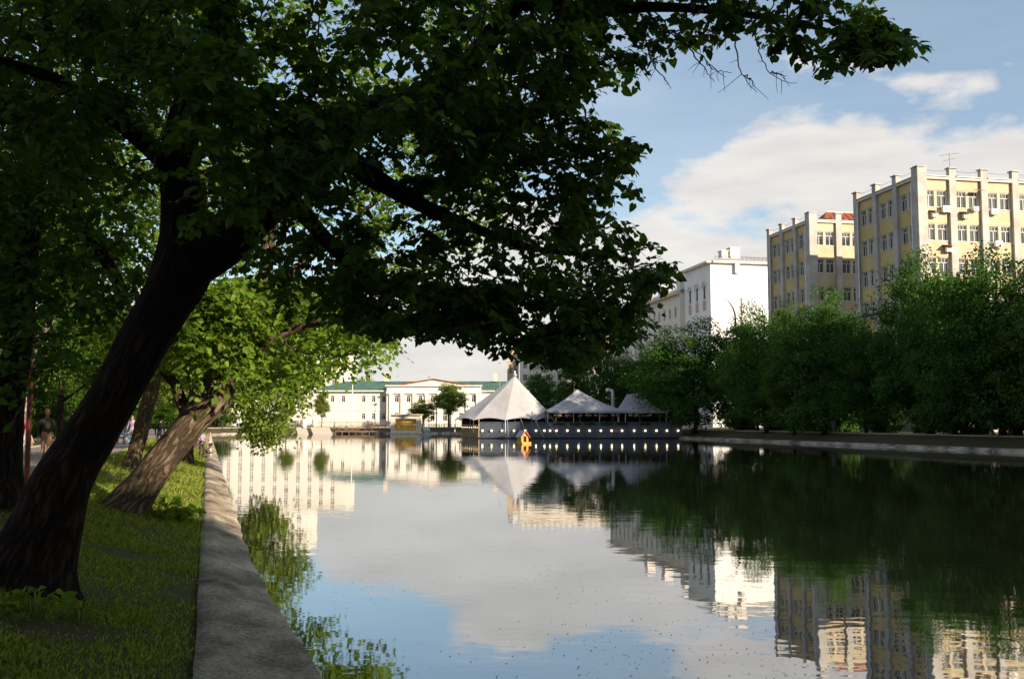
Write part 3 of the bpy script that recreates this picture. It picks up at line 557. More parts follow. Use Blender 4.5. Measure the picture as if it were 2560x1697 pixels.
# long two-storey house with portico at the far end
def portico_house():
    Y0 = 238.0; A = at(784, 1052, Y0); B_ = at(1352, 1052, Y0); x0, x1 = A[0], B_[0]; base = np.array((x0, Y0, 1.2)); X = np.array((1.0, 0, 0)); N = np.array((0, -1.0, 0))
    ze = at(900, 978, Y0)[2]; H = ze - 1.2; ln = x1 - x0; t = thing('portico_house', base, 'long pale two-storey house with green roof and portico at the far shore', 'building')
    def ux(px): return at(px, 1052, Y0)[0] - x0
    ops = []
    for px in (830, 857, 908, 933, 959, 1225, 1250, 1275, 1300, 1325):
        u = ux(px); ops.append((u - 0.45, at(0, 1005, Y0)[2] - 1.2, u + 0.45, at(0, 989, Y0)[2] - 1.2))
    for px in (908, 933, 959, 1225, 1250, 1275, 1300):
        u = ux(px); ops.append((u - 0.42, at(0, 1048, Y0)[2] - 1.2, u + 0.42, at(0, 1033, Y0)[2] - 1.2))
    ops = [tuple(round(v, 4) for v in o) for o in ops]
    wall = MB(); wall_grid(wall, base, X, N, ln, H, ops, 0.3)
    d = 14.0
    for a, b in (((x0, Y0 + d), (x0, Y0)), ((x1, Y0), (x1, Y0 + d)), ((x1, Y0 + d), (x0, Y0 + d))): wall.add([(a[0], a[1], 1.2), (b[0], b[1], 1.2), (b[0], b[1], ze), (a[0], a[1], ze)], [(0, 1, 2, 3)])
    wall.build('wall', M['white_wall'], t)
    for o in ops: place_window(t, base, X, N, o, 0.3, 'frame', 'cross')
    for px in (908, 933, 959, 857, 830):
        mb = MB(); u = ux(px); mb.box(base + X * u + N * 0.04 + Z3 * (at(0, 1010, Y0)[2] - 1.2), (1.3, 0.08, 0.35)); mb.build('apron_panel', M['trim'], t)
    mb = MB(); mb.box(base + X * ln / 2 + N * 0.3 + Z3 * (H + 0.06), (ln + 1.2, 1.2, 0.3)); mb.build('cornice', M['trim'], t)
    mb = MB(); mb.box(base + X * ln / 2 + N * 0.06 + Z3 * (at(0, 1025, Y0)[2] - 1.2), (ln, 0.14, 0.25)); mb.build('string_course', M['trim'], t)
    zr = at(900, 953, Y0 + 7)[2]; rf = MB(); e = 0.9
    P = [(x0 - e, Y0 - e, ze + 0.2), (x1 + e, Y0 - e, ze + 0.2), (x1 + e, Y0 + d + e, ze + 0.2), (x0 - e, Y0 + d + e, ze + 0.2), (x0 + 6.5, Y0 + 7, zr), (x1 - 6.5, Y0 + 7, zr)]
    rf.add(P, [(0, 1, 5, 4), (1, 2, 5), (2, 3, 4, 5), (3, 0, 4)], 0)
    for k in range(60):                                   # standing seams
        x = x0 + 6.5 + (ln - 13) * k / 59; rf.tube([(x, Y0 - e, ze + 0.23), (x, Y0 + 7, zr + 0.03)], 0.05, 4)
    o = rf.build('roof', M['roof_green'], t)
    for u in (16.5, ux(1238)): mb = MB(); mb.box((x0 + u, Y0 + 6, zr + 0.9), (0.9, 0.9, 2.0)); mb.box((x0 + u, Y0 + 6, zr + 1.95), (1.1, 1.1, 0.15)); mb.build('chimney', M['stone'], o)
    # portico block
    p0, p1 = ux(968), ux(1203); pw = p1 - p0; yb = Y0 - 1.6; pb = np.array((x0 + p0, yb, 1.2)); zt = at(0, 965, yb)[2] - 1.2; zf = at(0, 984, yb)[2] - 1.2; po = []
    for px in (991, 1020, 1050, 1081, 1112, 1152, 1184):
        u = at(px, 1052, yb)[0] - pb[0]; po.append((u - 0.5, at(0, 1005, yb)[2] - 1.2, u + 0.5, at(0, 988, yb)[2] - 1.2)); po.append((u - 0.5, at(0, 1052, yb)[2] - 1.2, u + 0.5, at(0, 1032, yb)[2] - 1.2))
    po = [tuple(round(v, 4) for v in o) for o in po]
    wl = MB(); wall_grid(wl, pb, X, N, pw, zt, po, 0.3); wl.add([pb, pb + np.array((0, 1.6, 0)), pb + np.array((0, 1.6, 0)) + Z3 * zt, pb + Z3 * zt], [(3, 2, 1, 0)]); wl.add([pb + X * pw, pb + X * pw + np.array((0, 1.6, 0)), pb + X * pw + np.array((0, 1.6, 0)) + Z3 * zt, pb + X * pw + Z3 * zt], [(0, 1, 2, 3)]); wl.add([pb + Z3 * zt, pb + X * pw + Z3 * zt, pb + X * pw + Z3 * zt + np.array((0, 4, 0)), pb + Z3 * zt + np.array((0, 4, 0))], [(0, 1, 2, 3)])
    wl.build('portico_wall', M['white_wall'], t)
    for o in po: place_window(t, pb, X, N, o, 0.3, 'frame', 'cross')
    us = [1.0] + [at(px, 1052, yb)[0] - pb[0] for px in (1005, 1035, 1066, 1097, 1132, 1168)] + [pw - 0.8]
    for u in us: mb = MB(); mb.box(pb + X * u + N * 0.14 + Z3 * zf / 2, (0.75, 0.3, zf)); mb.box(pb + X * u + N * 0.16 + Z3 * (zf - 0.2), (0.95, 0.4, 0.3)); mb.build('pilaster', M['trim'], t)
    mb = MB(); mb.box(pb + X * pw / 2 + N * 0.2 + Z3 * (zf + 0.14), (pw + 0.3, 0.5, 0.26)); mb.box(pb + X * pw / 2 + N * 0.25 + Z3 * (zt + 0.1), (pw + 0.6, 0.7, 0.25)); mb.build('entablature', M['trim'], t)
    for k in range(9): mb = MB(); mb.box(pb + X * (pw * (k + 0.5) / 9) + N * 0.03 + Z3 * (zf + 0.95), (pw / 9 - 0.5, 0.06, 0.8)); mb.build('frieze_panel', M['cool_wall'], t)
    ap = at(1083, 949, yb); pl, pr = at(1003, 965, yb)[0], at(1166, 965, yb)[0]; mb = MB(); mb.prism([(pl, yb - 0.3, zt + 1.43), (pr, yb - 0.3, zt + 1.43), (ap[0], yb - 0.3, ap[2])], (0, 4, 0)); mb.build('pediment', M['trim'], t)
    mb = MB(); mb.tube([(pl - 0.4, yb - 0.5, zt + 1.5), (ap[0], yb - 0.5, ap[2] + 0.12), (pr + 0.4, yb - 0.5, zt + 1.5)], 0.16, 5); mb.build('pediment_moulding', M['roof_red'], t)
    return t
portico_house()

def stepped_tower():
    Y0 = 285.0; x0, x1, xm = at(560, 1052, Y0)[0], at(869, 1052, Y0)[0], at(800, 1052, Y0)[0]; h1 = at(0, 878, Y0)[2] - 1.2; h2 = at(0, 775, Y0)[2] - 1.2
    b = np.array((x0, Y0, 1.2)); t = thing('white_tower_block', b, 'tall white stepped apartment block behind the left trees', 'building'); X = np.array((1.0, 0, 0)); N = np.array((0, -1.0, 0))
    for nm, a, e, H, yb in (('lower_wall', x0, x1, h1, Y0), ('upper_wall', x0 + 6, xm - 4, h2, Y0 + 5)):
        ln = e - a; o0 = np.array((a, yb, 1.2)); ops = []
        for i in range(int(ln / 3.3)):
            for k in range(int(H / 3.4) - 1):
                v = H - 1.4 - 3.4 * k
                if nm == 'upper_wall' and v < h1 - 1: continue
                ops.append((round(0.9 + 3.3 * i, 4), round(v - 1.6, 4), round(2.1 + 3.3 * i, 4), round(v, 4)))
        w = MB(); wall_grid(w, o0, X, N, ln, H, ops, 0.25); q = np.array((0, 14, 0)); w.add([o0 + X * ln, o0 + X * ln + q, o0 + X * ln + q + Z3 * H, o0 + X * ln + Z3 * H], [(0, 1, 2, 3)]); w.add([o0 + q, o0, o0 + Z3 * H, o0 + q + Z3 * H], [(0, 1, 2, 3)]); w.add([o0 + Z3 * H, o0 + X * ln + Z3 * H, o0 + X * ln + q + Z3 * H, o0 + q + Z3 * H], [(0, 1, 2, 3)]); w.build(nm, M['white_wall'], t)
        for o in ops: place_window(t, o0, X, N, o, 0.25, 'frame', 'bar')
        c = MB(); c.box(o0 + X * ln / 2 + N * 0.3 + Z3 * (H + 0.1), (ln + 0.8, 1.0, 0.5)); c.build('cornice', M['trim'], t)
stepped_tower()
def far_palace():
    Y0 = 330.0; x0, x1 = at(1300, 1052, Y0)[0], at(1560, 1052, Y0)[0]; H = at(0, 842, Y0)[2] - 1.2; b = np.array((x0, Y0, 1.2)); X = np.array((1.0, 0, 0)); N = np.array((0, -1.0, 0)); t = thing('pale_block', b, 'pale cream block half hidden behind the tent and the hanging branches', 'building')
    ln = x1 - x0; ops = [(round(1 + 3.8 * i, 4), round(H - 6.5 - 4 * k, 4), round(2.4 + 3.8 * i, 4), round(H - 4.4 - 4 * k, 4)) for i in range(int(ln / 3.8)) for k in range(5)]; w = MB(); wall_grid(w, b, X, N, ln, H, ops, 0.3); q = np.array((0, 12, 0)); w.add([b + q, b, b + Z3 * H, b + q + Z3 * H], [(0, 1, 2, 3)]); w.add([b + Z3 * H, b + X * ln + Z3 * H, b + X * ln + q + Z3 * H, b + q + Z3 * H], [(0, 1, 2, 3)]); w.build('wall', M['white_wall'], t)
    for o in ops: place_window(t, b, X, N, o, 0.3, 'frame', 'bar')
    c = MB(); c.box(b + X * ln / 2 + N * 0.4 + Z3 * (H - 2.6), (ln, 0.8, 0.4)); c.box(b + X * ln / 2 + N * 0.4 + Z3 * H, (ln + 1, 1.4, 0.7)); c.build('cornice', M['stone'], t)
    for k in range(18): c = MB(); c.box(b + X * (ln * (k + 0.5) / 18) + N * 0.1 + Z3 * (H + 1.0), (0.9, 0.5, 1.3)); c.build('merlon', M['stone'], t)
    Yt = 300.0; a, e = at(1268, 1052, Yt)[0], at(1297, 1052, Yt)[0]; zt = at(0, 868, Yt)[2]; cx = (a + e) / 2; w_ = e - a; t2 = thing('stone_tower', (cx, Yt, 1.2), 'narrow brown stone tower rising behind the peak of the big tent', 'tower')
    m_ = MB(); m_.box((cx, Yt + w_ / 2, (zt + 1.2) / 2), (w_, w_, zt - 1.2)); m_.build('shaft', M['brick_tower'], t2)
    m_ = MB(); m_.box((cx, Yt + w_ / 2, zt + 0.3), (w_ + 0.8, w_ + 0.8, 0.6)); m_.box((cx, Yt + w_ / 2, zt - 4.0), (w_ + 0.4, w_ + 0.4, 0.4)); m_.build('cornice', M['stone'], t2)
    m_ = MB(); m_.lathe((cx, Yt + w_ / 2, zt + 0.6), [(w_ * 0.5, 0), (w_ * 0.42, 1.2), (w_ * 0.2, 2.4), (0.1, 3.4)], 8); m_.build('cap', M['roof_grey'], t2)
    for s in (-1, 1): m_ = MB(); m_.box((cx + s * w_ * 0.22, Yt - 0.02, zt - 6.5), (w_ * 0.2, 0.12, 2.6)); m_.build('slit_window', M['glass'], t2)
far_palace()

# ------------------------------------------------------------------ pavilion on the water
def pavilion():
    Yf = 150.0
    P = lambda px, z, Y=Yf: np.array((at(px, 1052, Y)[0], Y, z))
    xl, xr = P(1197, 0)[0], P(1705, 0)[0]; zt = at(0, 1056, Yf)[2]; base = np.array(((xl + xr) / 2, Yf, 0))
    t = thing('pavilion_deck', base, 'dark slate blue boarded deck of the tented restaurant standing on the pond', 'pavilion')
    bl = np.array((at(1155, 1052, Yf + 9)[0], Yf + 9, 0))
    n = 9; hb = (zt - 0.12) / n
    fb = MB()
    for k in range(n):
        z = 0.12 + hb * (k + 0.5); m_ = MB(); m_.box(((xl + xr) / 2, Yf + (0.02 if k % 2 else 0.0), z), (xr - xl, 0.12, hb - 0.03)); m_.build('board', M['deck_wall'], t)
    m_ = MB(); m_.box(((xl + xr) / 2, Yf + 0.16, zt / 2), (xr - xl - 0.1, 0.12, zt - 0.1)); m_.build('backing', M['deck_wall'], t)
    m_ = MB(); m_.box(((xl + xr) / 2, Yf - 0.02, zt + 0.05), (xr - xl, 0.3, 0.1)); m_.build('cap_rail', M['deck_wall'], t)
    m_ = MB(); m_.box(((xl + xr) / 2, Yf - 0.06, 0.06), (xr - xl + 0.3, 0.36, 0.16)); m_.build('fender', M['dark'], t)
    m_ = MB(); m_.prism([(xl + 0.1, Yf + 0.25, 0.7), (xr, Yf + 0.25, 0.7), (xr + 2, Yf + 15, 0.7), (bl[0] - 1, Yf + 15, 0.7), (bl[0], bl[1], 0.7)], (0, 0, 0.2)); m_.build('floor', M['wood'], t)
    # pale slatted side on the left
    c0 = np.array((xl, Yf, 0)); U = bl - c0; ls = np.linalg.norm(U); U = U / ls
    for k in range(16): m_ = MB(); m_.box(c0 + U * (ls * (k + 0.5) / 16) + Z3 * 1.0, (0.22, 0.08, 1.9), U); m_.build('slat', M['wood_pale'], t)
    m_ = MB(); m_.box(c0 + U * ls / 2 + Z3 * 0.9 + np.array((0.25, 0, 0)), (ls, 0.05, 1.8), U); m_.build('side_panel', M['wood'], t)
    m_ = MB(); m_.box(c0 + U * ls / 2 + Z3 * 2.0, (ls, 0.16, 0.12), U); m_.build('side_rail', M['wood_pale'], t)
    for k in (0, 0.5, 1.0): m_ = MB(); m_.tube([c0 + U * ls * k + Z3 * 0, c0 + U * ls * k + Z3 * 3.0], 0.09, 6); m_.build('post', M['wood_pale'], t)
    # inside of the open gallery
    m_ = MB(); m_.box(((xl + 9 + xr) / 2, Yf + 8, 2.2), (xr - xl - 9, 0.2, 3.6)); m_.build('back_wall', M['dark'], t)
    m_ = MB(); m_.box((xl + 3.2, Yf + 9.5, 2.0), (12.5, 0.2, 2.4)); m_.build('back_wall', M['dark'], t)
    for px in (1330, 1390, 1450, 1545, 1600, 1650): m_ = MB(); m_.tube([P(px, 0.6, Yf + 0.5), P(px, 4.0, Yf + 0.5)], 0.07, 6); m_.build('post', M['wood'] if px != 1545 else M['wood_pale'], t)
    # globe lamps
    lp = [1206, 1229, 1255, 1285, 1313, 1340, 1361, 1375, 1391, 1418, 1446, 1474, 1502, 1529, 1555, 1585, 1613, 1641, 1667, 1695]
    zl = at(0, 1076, Yf)[2]; m_ = MB(); r = 0.14; m_.lathe((0, 0, 0), [(r * math.cos(a), r * math.sin(a)) for a in np.linspace(-1.45, 1.45, 7)], 10); gm = m_.mesh(M['lamp'], True)
    m_ = MB(); m_.tube([(0, 0.28, 0.22), (0, 0.12, 0.28), (0, 0, 0.24), (0, 0, 0.15)], 0.03, 5); am = m_.mesh(M['metal'])
    for i, px in enumerate(lp):
        o = thing('globe_lamp', P(px, zl, Yf - 0.33), ORD[i] + ' lit globe lamp from the left along the dark deck wall', 'lamp', 'globe lamps along the deck'); a = link('globe', gm, o, False); b = link('bracket', am, o, False)
    for k in range(9):                                     # small lights on the side rail
        o = thing('rail_light', c0 + U * (ls * (k + 0.5) / 9) + Z3 * 1.62 + np.array((-0.10, -0.03, 0)), ORD[k] + ' tiny warm light from the front on the slatted pavilion side', 'lamp', 'tiny lights on the pavilion side'); g = link('bulb', gm, o, False); g.scale = (0.35,) * 3
    # big tent
    Yc = Yf + 5.5; cx = at(1262, 1052, Yc)[0]; apx = at(1287, 938, Yc); zE = at(0, 1050, Yf)[2]; rx = (at(1392, 1052, Yc)[0] - at(1129, 1052, Yc)[0]) / 2
    tt = thing('big_tent', (cx, Yc, 0.9), 'tall peaked white tent with scalloped edge, lit on one panel', 'tent')
    ns, nr, sub = 10, 12, 8; V = []; Fs = []; na = ns * sub
    for j in range(nr + 1):
        s = j / nr
        for k in range(na):
            ph = 2 * math.pi * (k / na) + 0.33; fr = (k % sub) / sub; sc = math.sin(math.pi * fr)
            poly = math.cos(math.pi / ns) / math.cos((fr - 0.5) * 2 * math.pi / ns)          # flat panels between ridges
            rr = s * (1 - 0.035 * sc * s * s) * (poly if s > 0.05 else 1); dx = (apx[0] - cx) * (1 - s)
            x = cx + dx + math.cos(ph) * rr * rx; y = Yc + math.sin(ph) * rr * 6.0
            z = apx[2] + (zE - apx[2]) * (s ** 0.90 * 0.93 + 0.07 * s ** 3) + 0.34 * sc * max(0, (s - 0.72) / 0.28) ** 2
            V.append((x, y, z))
    for j in range(nr):
        for k in range(na): Fs.append((j * na + k, (j + 1) * na + k, (j + 1) * na + (k + 1) % na, j * na + (k + 1) % na))
    o = link('canvas', new_mesh(V, Fs, M['canvas']), tt)
    m_ = MB(); m_.tube([(apx[0], Yc, 0.9), (apx[0], Yc, apx[2] + 0.7)], 0.09, 8); m_.build('mast', M['steel'], tt)
    m_ = MB(); m_.lathe((apx[0], Yc, apx[2] - 0.1), [(0.35, 0), (0.28, 0.25), (0.1, 0.5)], 8); m_.build('cap', M['canvas'], tt)
    for k in range(ns):
        ph = 2 * math.pi * k / ns + 0.33; m_ = MB(); x, y = cx + math.cos(ph) * rx * 0.99, Yc + math.sin(ph) * 6.0 * 0.99; m_.tube([(x, y, 0.9), (x, y, zE + 0.02)], 0.06, 6); m_.build('pole', M['steel'], tt)
    for a, b in (((1268, 1047), (1271, 1092)), ((1302, 1047), (1312, 1075)), ((1336, 1047), (1360, 1093)), ((1363, 1047), (1398, 1092))):
        m_ = MB(); p = at(*a, Yf - 0.2); q = at(*b, Yf - 0.5); m_.tube([p, q], 0.028, 4); m_.build('guy_rope', M['rope'], tt)
    # middle tent: low hip
    Ya = Yf - 0.1; Yb = Yf + 8.0; ap = at(1443, 973, Yf + 4); el = at(1368, 1026, Ya); er = at(1566, 1028, Ya); zE2 = at(0, 1027, Ya)[2]; lb = at(1360, 1018, Yb)
    mt = thing('middle_tent', (ap[0], Yf + 4, 0.9), 'low wide white hipped tent roof between the two peaked tents', 'tent')
    nu = 14; V = []; Fs = []; ring = [np.array((el[0], Ya, zE2)), np.array((er[0], Ya, zE2)), np.array((er[0] + 0.5, Yb, zE2)), np.array((el[0] - 0.5, Yb, zE2))]
    edge = [ring[i] * (1 - s) + ring[(i + 1) % 4] * s for i in range(4) for s in np.linspace(0, 1, nu, endpoint=False)]; apv = np.array((ap[0], Yf + 4, ap[2])); ne = len(edge)
    for j in range(9):
        s = j / 8
        for e in edge: p = apv + (e - apv) * s; p = p.copy(); p[2] = apv[2] + (zE2 - apv[2]) * (s + 0.10 * math.sin(math.pi * s)); V.append(p)
    for j in range(8):
        for k in range(ne): Fs.append((j * ne + k, (j + 1) * ne + k, (j + 1) * ne + (k + 1) % ne, j * ne + (k + 1) % ne))
    link('canvas', new_mesh(V, Fs, M['canvas']), mt)
    m_ = MB(); m_.box(((el[0] + er[0]) / 2, Ya - 0.02, zE2 - 0.12), (er[0] - el[0], 0.05, 0.34)); m_.build('valance', M['canvas'], mt)
    for x in np.linspace(el[0] + 0.1, er[0] - 0.1, 4): m_ = MB(); m_.tube([(x, Yf + 0.35, 0.9), (x, Yf + 0.35, zE2 + 0.1)], 0.06, 6); m_.build('pole', M['steel'], mt)
    # right tent: concave pagoda
    ap = at(1600, 982, Yf + 4); xl3, xr3 = at(1543, 1052, Yf)[0], at(1672, 1052, Yf)[0]; rt = thing('small_pagoda_tent', (ap[0], Yf + 4, 0.9), 'smaller white pagoda tent with curved sides beside the dark trees', 'tent')
    ring = [np.array((xl3, Yf + 0.2, zE2)), np.array((xr3, Yf + 0.2, zE2)), np.array((xr3, Yb, zE2)), np.array((xl3, Yb, zE2))]; edge = [ring[i] * (1 - s) + ring[(i + 1) % 4] * s for i in range(4) for s in np.linspace(0, 1, nu, endpoint=False)]; V = []; Fs = []
    r0, r1 = np.array((at(1567, 1052, Yf + 4)[0], Yf + 4.0, at(0, 986, Yf + 4)[2])), np.array((ap[0], Yf + 4, ap[2]))
    for j in range(9):
        s = j / 8
        for e in edge:
            f_ = min(1, max(0, (e[0] - xl3) / (xr3 - xl3))); a_ = r0 * (1 - f_) + r1 * f_; p = a_ + (e - a_) * s; p = p.copy(); p[2] = a_[2] + (zE2 - a_[2]) * (1 - (1 - s) ** 1.8); V.append(p)
    for j in range(8):
        for k in range(ne): Fs.append((j * ne + k, (j + 1) * ne + k, (j + 1) * ne + (k + 1) % ne, j * ne + (k + 1) % ne))
    link('canvas', new_mesh(V, Fs, M['canvas']), rt)
    m_ = MB(); m_.box(((xl3 + xr3) / 2 + 0.4, Yf + 0.16, zE2 - 0.14), (xr3 - xl3 - 0.8, 0.05, 0.34)); m_.build('valance', M['canvas'], rt)
    for x in (xl3 + 0.3, xr3 - 0.3): m_ = MB(); m_.tube([(x, Yf + 0.5, 0.9), (x, Yf + 0.5, zE2 + 0.05)], 0.06, 6); m_.build('pole', M['steel'], rt)
    # flue pipe
    a = at(1532, 1012, Yf + 7); z1 = at(0, 975, Yf + 7)[2]; m_ = MB(); m_.tube([(a[0], Yf + 7, 0.9), (a[0], Yf + 7, z1 - 0.5), (a[0] - 0.1, Yf + 7, z1 - 0.15), (a[0] - 0.45, Yf + 7, z1)], 0.27, 10)
    ft = thing('flue_pipe', (a[0], Yf + 7, 0.9), 'shiny steel flue pipe with bent top between the tents', 'pipe'); m_.build('pipe', M['steel'], ft, True); m_ = MB(); m_.lathe((a[0] - 0.75, Yf + 7, z1 - 0.3), [(0.3, 0), (0.36, 0.3), (0.3, 0.6)], 10); m_.build('cowl', M['steel'], ft, True)
    # hanging flower baskets and planters
    rg = random.Random(5)
    for i, px in enumerate((1389, 1400, 1418, 1427, 1452, 1472, 1490, 1502, 1512, 1533, 1545, 1575, 1592, 1608, 1625)):
        p = P(px, 0, Yf + 0.3); z = at(0, 1039, Yf)[2]; pk = i % 5 == 3; o = thing('flower_basket', (p[0], p[1], z), ('pink' if pk else 'white') + ' flower basket under the gallery eave, ' + ORD[i] + ' basket from the left', 'flower basket', 'pink hanging baskets' if pk else 'white hanging baskets')
        m_ = MB()
        for q in range(26):
            c = np.array((p[0] + rg.gauss(0, 0.19), p[1] + rg.gauss(0, 0.12), z + rg.gauss(0.06, 0.1))); d_ = nrm([rg.gauss(0, 1), rg.gauss(0, 1), rg.gauss(0, 1)]); e_ = nrm(np.cross(d_, (0.3, 0.2, 1))); s_ = 0.11; m_.add([c - d_ * s_, c - e_ * s_, c + d_ * s_, c + e_ * s_], [(0, 1, 2, 3)])
        m_.build('blossom', M['flower_p' if pk else 'flower_w'], o); m_ = MB(); m_.lathe((p[0], p[1], z - 0.16), [(0.05, 0), (0.16, 0.06), (0.2, 0.16)], 8); m_.build('pot', M['wood'], o); m_ = MB(); m_.tube([(p[0], p[1], z), (p[0], p[1], zE2)], 0.012, 4); m_.build('cord', M['metal'], o)
    for i, px in enumerate((1398, 1438, 1474, 1518, 1556, 1612)):
        p = P(px, 0, Yf - 0.16); o = thing('flower_box', (p[0], p[1], zt - 0.35), ORD[i] + ' green planter box from the left on the deck wall top', 'planter', 'planter boxes on the deck wall'); m_ = MB(); m_.box((p[0], p[1], zt - 0.18), (1.5, 0.24, 0.26)); m_.build('box', M['dark'], o)
        V, Fq = [], []
        m_ = MB()
        for q in range(90):
            c = np.array((p[0] + rg.uniform(-0.85, 0.85), p[1] - abs(rg.gauss(0, 0.14)), zt - 0.05 + rg.gauss(0, 0.16))); d_ = nrm([rg.gauss(0, 1), rg.gauss(0, 1), rg.gauss(0, 1)]); e_ = nrm(np.cross(d_, (0.3, 0.2, 1))); s_ = 0.1; m_.add([c - d_ * s_, c - e_ * s_ * 0.7, c + d_ * s_, c + e_ * s_ * 0.7], [(0, 1, 2, 3)])
        o2 = m_.build('foliage', M['leaf_right'], o); o2['kind'] = 'stuff'
pavilion()

# ------------------------------------------------------------------ duck houses
def duck_house(px, py, sc, walls, roof, trim, label, rz=0.35):
    p = gnd(px, py, 0.0); t = thing('duck_house', (p[0], p[1], 0), label, 'duck house', None, rz, sc)
    b = MB(); b.box((0, 0, 0.07), (1.75, 1.0, 0.14)); b.build('raft', M[walls], t, world=False)
    for k in range(6): b = MB(); b.box((0, -0.43 + k * 0.172, 0.165), (1.72, 0.15, 0.05)); b.build('raft_plank', M[walls], t, world=False)
    n = 5
    for k in range(n):
        z = 0.19 + 0.11 * (k + 0.5)
        for s in (-1, 1):
            b = MB(); b.box((0.0, s * 0.36, z), (0.95, 0.05, 0.1)); b.build('wall_board', M[walls], t, world=False)
        b = MB(); b.box((-0.45, 0, z), (0.05, 0.67, 0.1)); b.build('wall_board', M[walls], t, world=False)
    # gable with the doorway faces -y after turning: front is +x side
    b = MB()
    for s in (-1, 1): b.box((0.45, s * 0.235, 0.46), (0.05, 0.2, 0.54))
    b.prism([(0.425, -0.335, 0.735), (0.425, 0.335, 0.735), (0.425, 0, 1.2)], (0.05, 0, 0)); b.prism([(-0.475, -0.335, 0.735), (-0.475, 0.335, 0.735), (-0.475, 0, 1.2)], (0.05, 0, 0)); b.build('gable', M[walls], t, world=False)
    b = MB(); b.box((0.40, 0, 0.45), (0.03, 0.28, 0.52)); b.build('doorway', M['dark'], t, world=False)
    b = MB()
    for s in (-1, 1): b.box((0.485, s * 0.155, 0.46), (0.03, 0.04, 0.54))
    b.box((0.485, 0, 0.75), (0.03, 0.35, 0.04)); b.build('door_trim', M[trim], t, world=False)
    for s in (-1, 1):
        b = MB(); b.prism([(-0.62, s * 0.02, 1.27), (0.62, s * 0.02, 1.27), (0.62, s * 0.50, 0.62), (-0.62, s * 0.50, 0.62)], (0, s * 0.02, 0.05)); b.build('roof_panel', M[roof], t, world=False)
        b = MB(); b.prism([(0.6, s * 0.0, 1.2), (0.6, s * 0.0, 1.3), (0.6, s * 0.53, 0.64), (0.6, s * 0.53, 0.54)], (0.05, 0, 0)); b.build('barge_board', M[trim], t, world=False)
duck_house(1307, 1109, 1.15, 'yellow', 'grey_paint', 'red', 'yellow duck house with red trim floating on a raft before the deck', -math.pi / 2 + 0.45)
duck_house(1064, 1087, 1.15, 'grey_paint', 'grey_paint', 'stone', 'small grey duck house floating near the far quay', -math.pi / 2 - 0.9)
print('part 1 done')

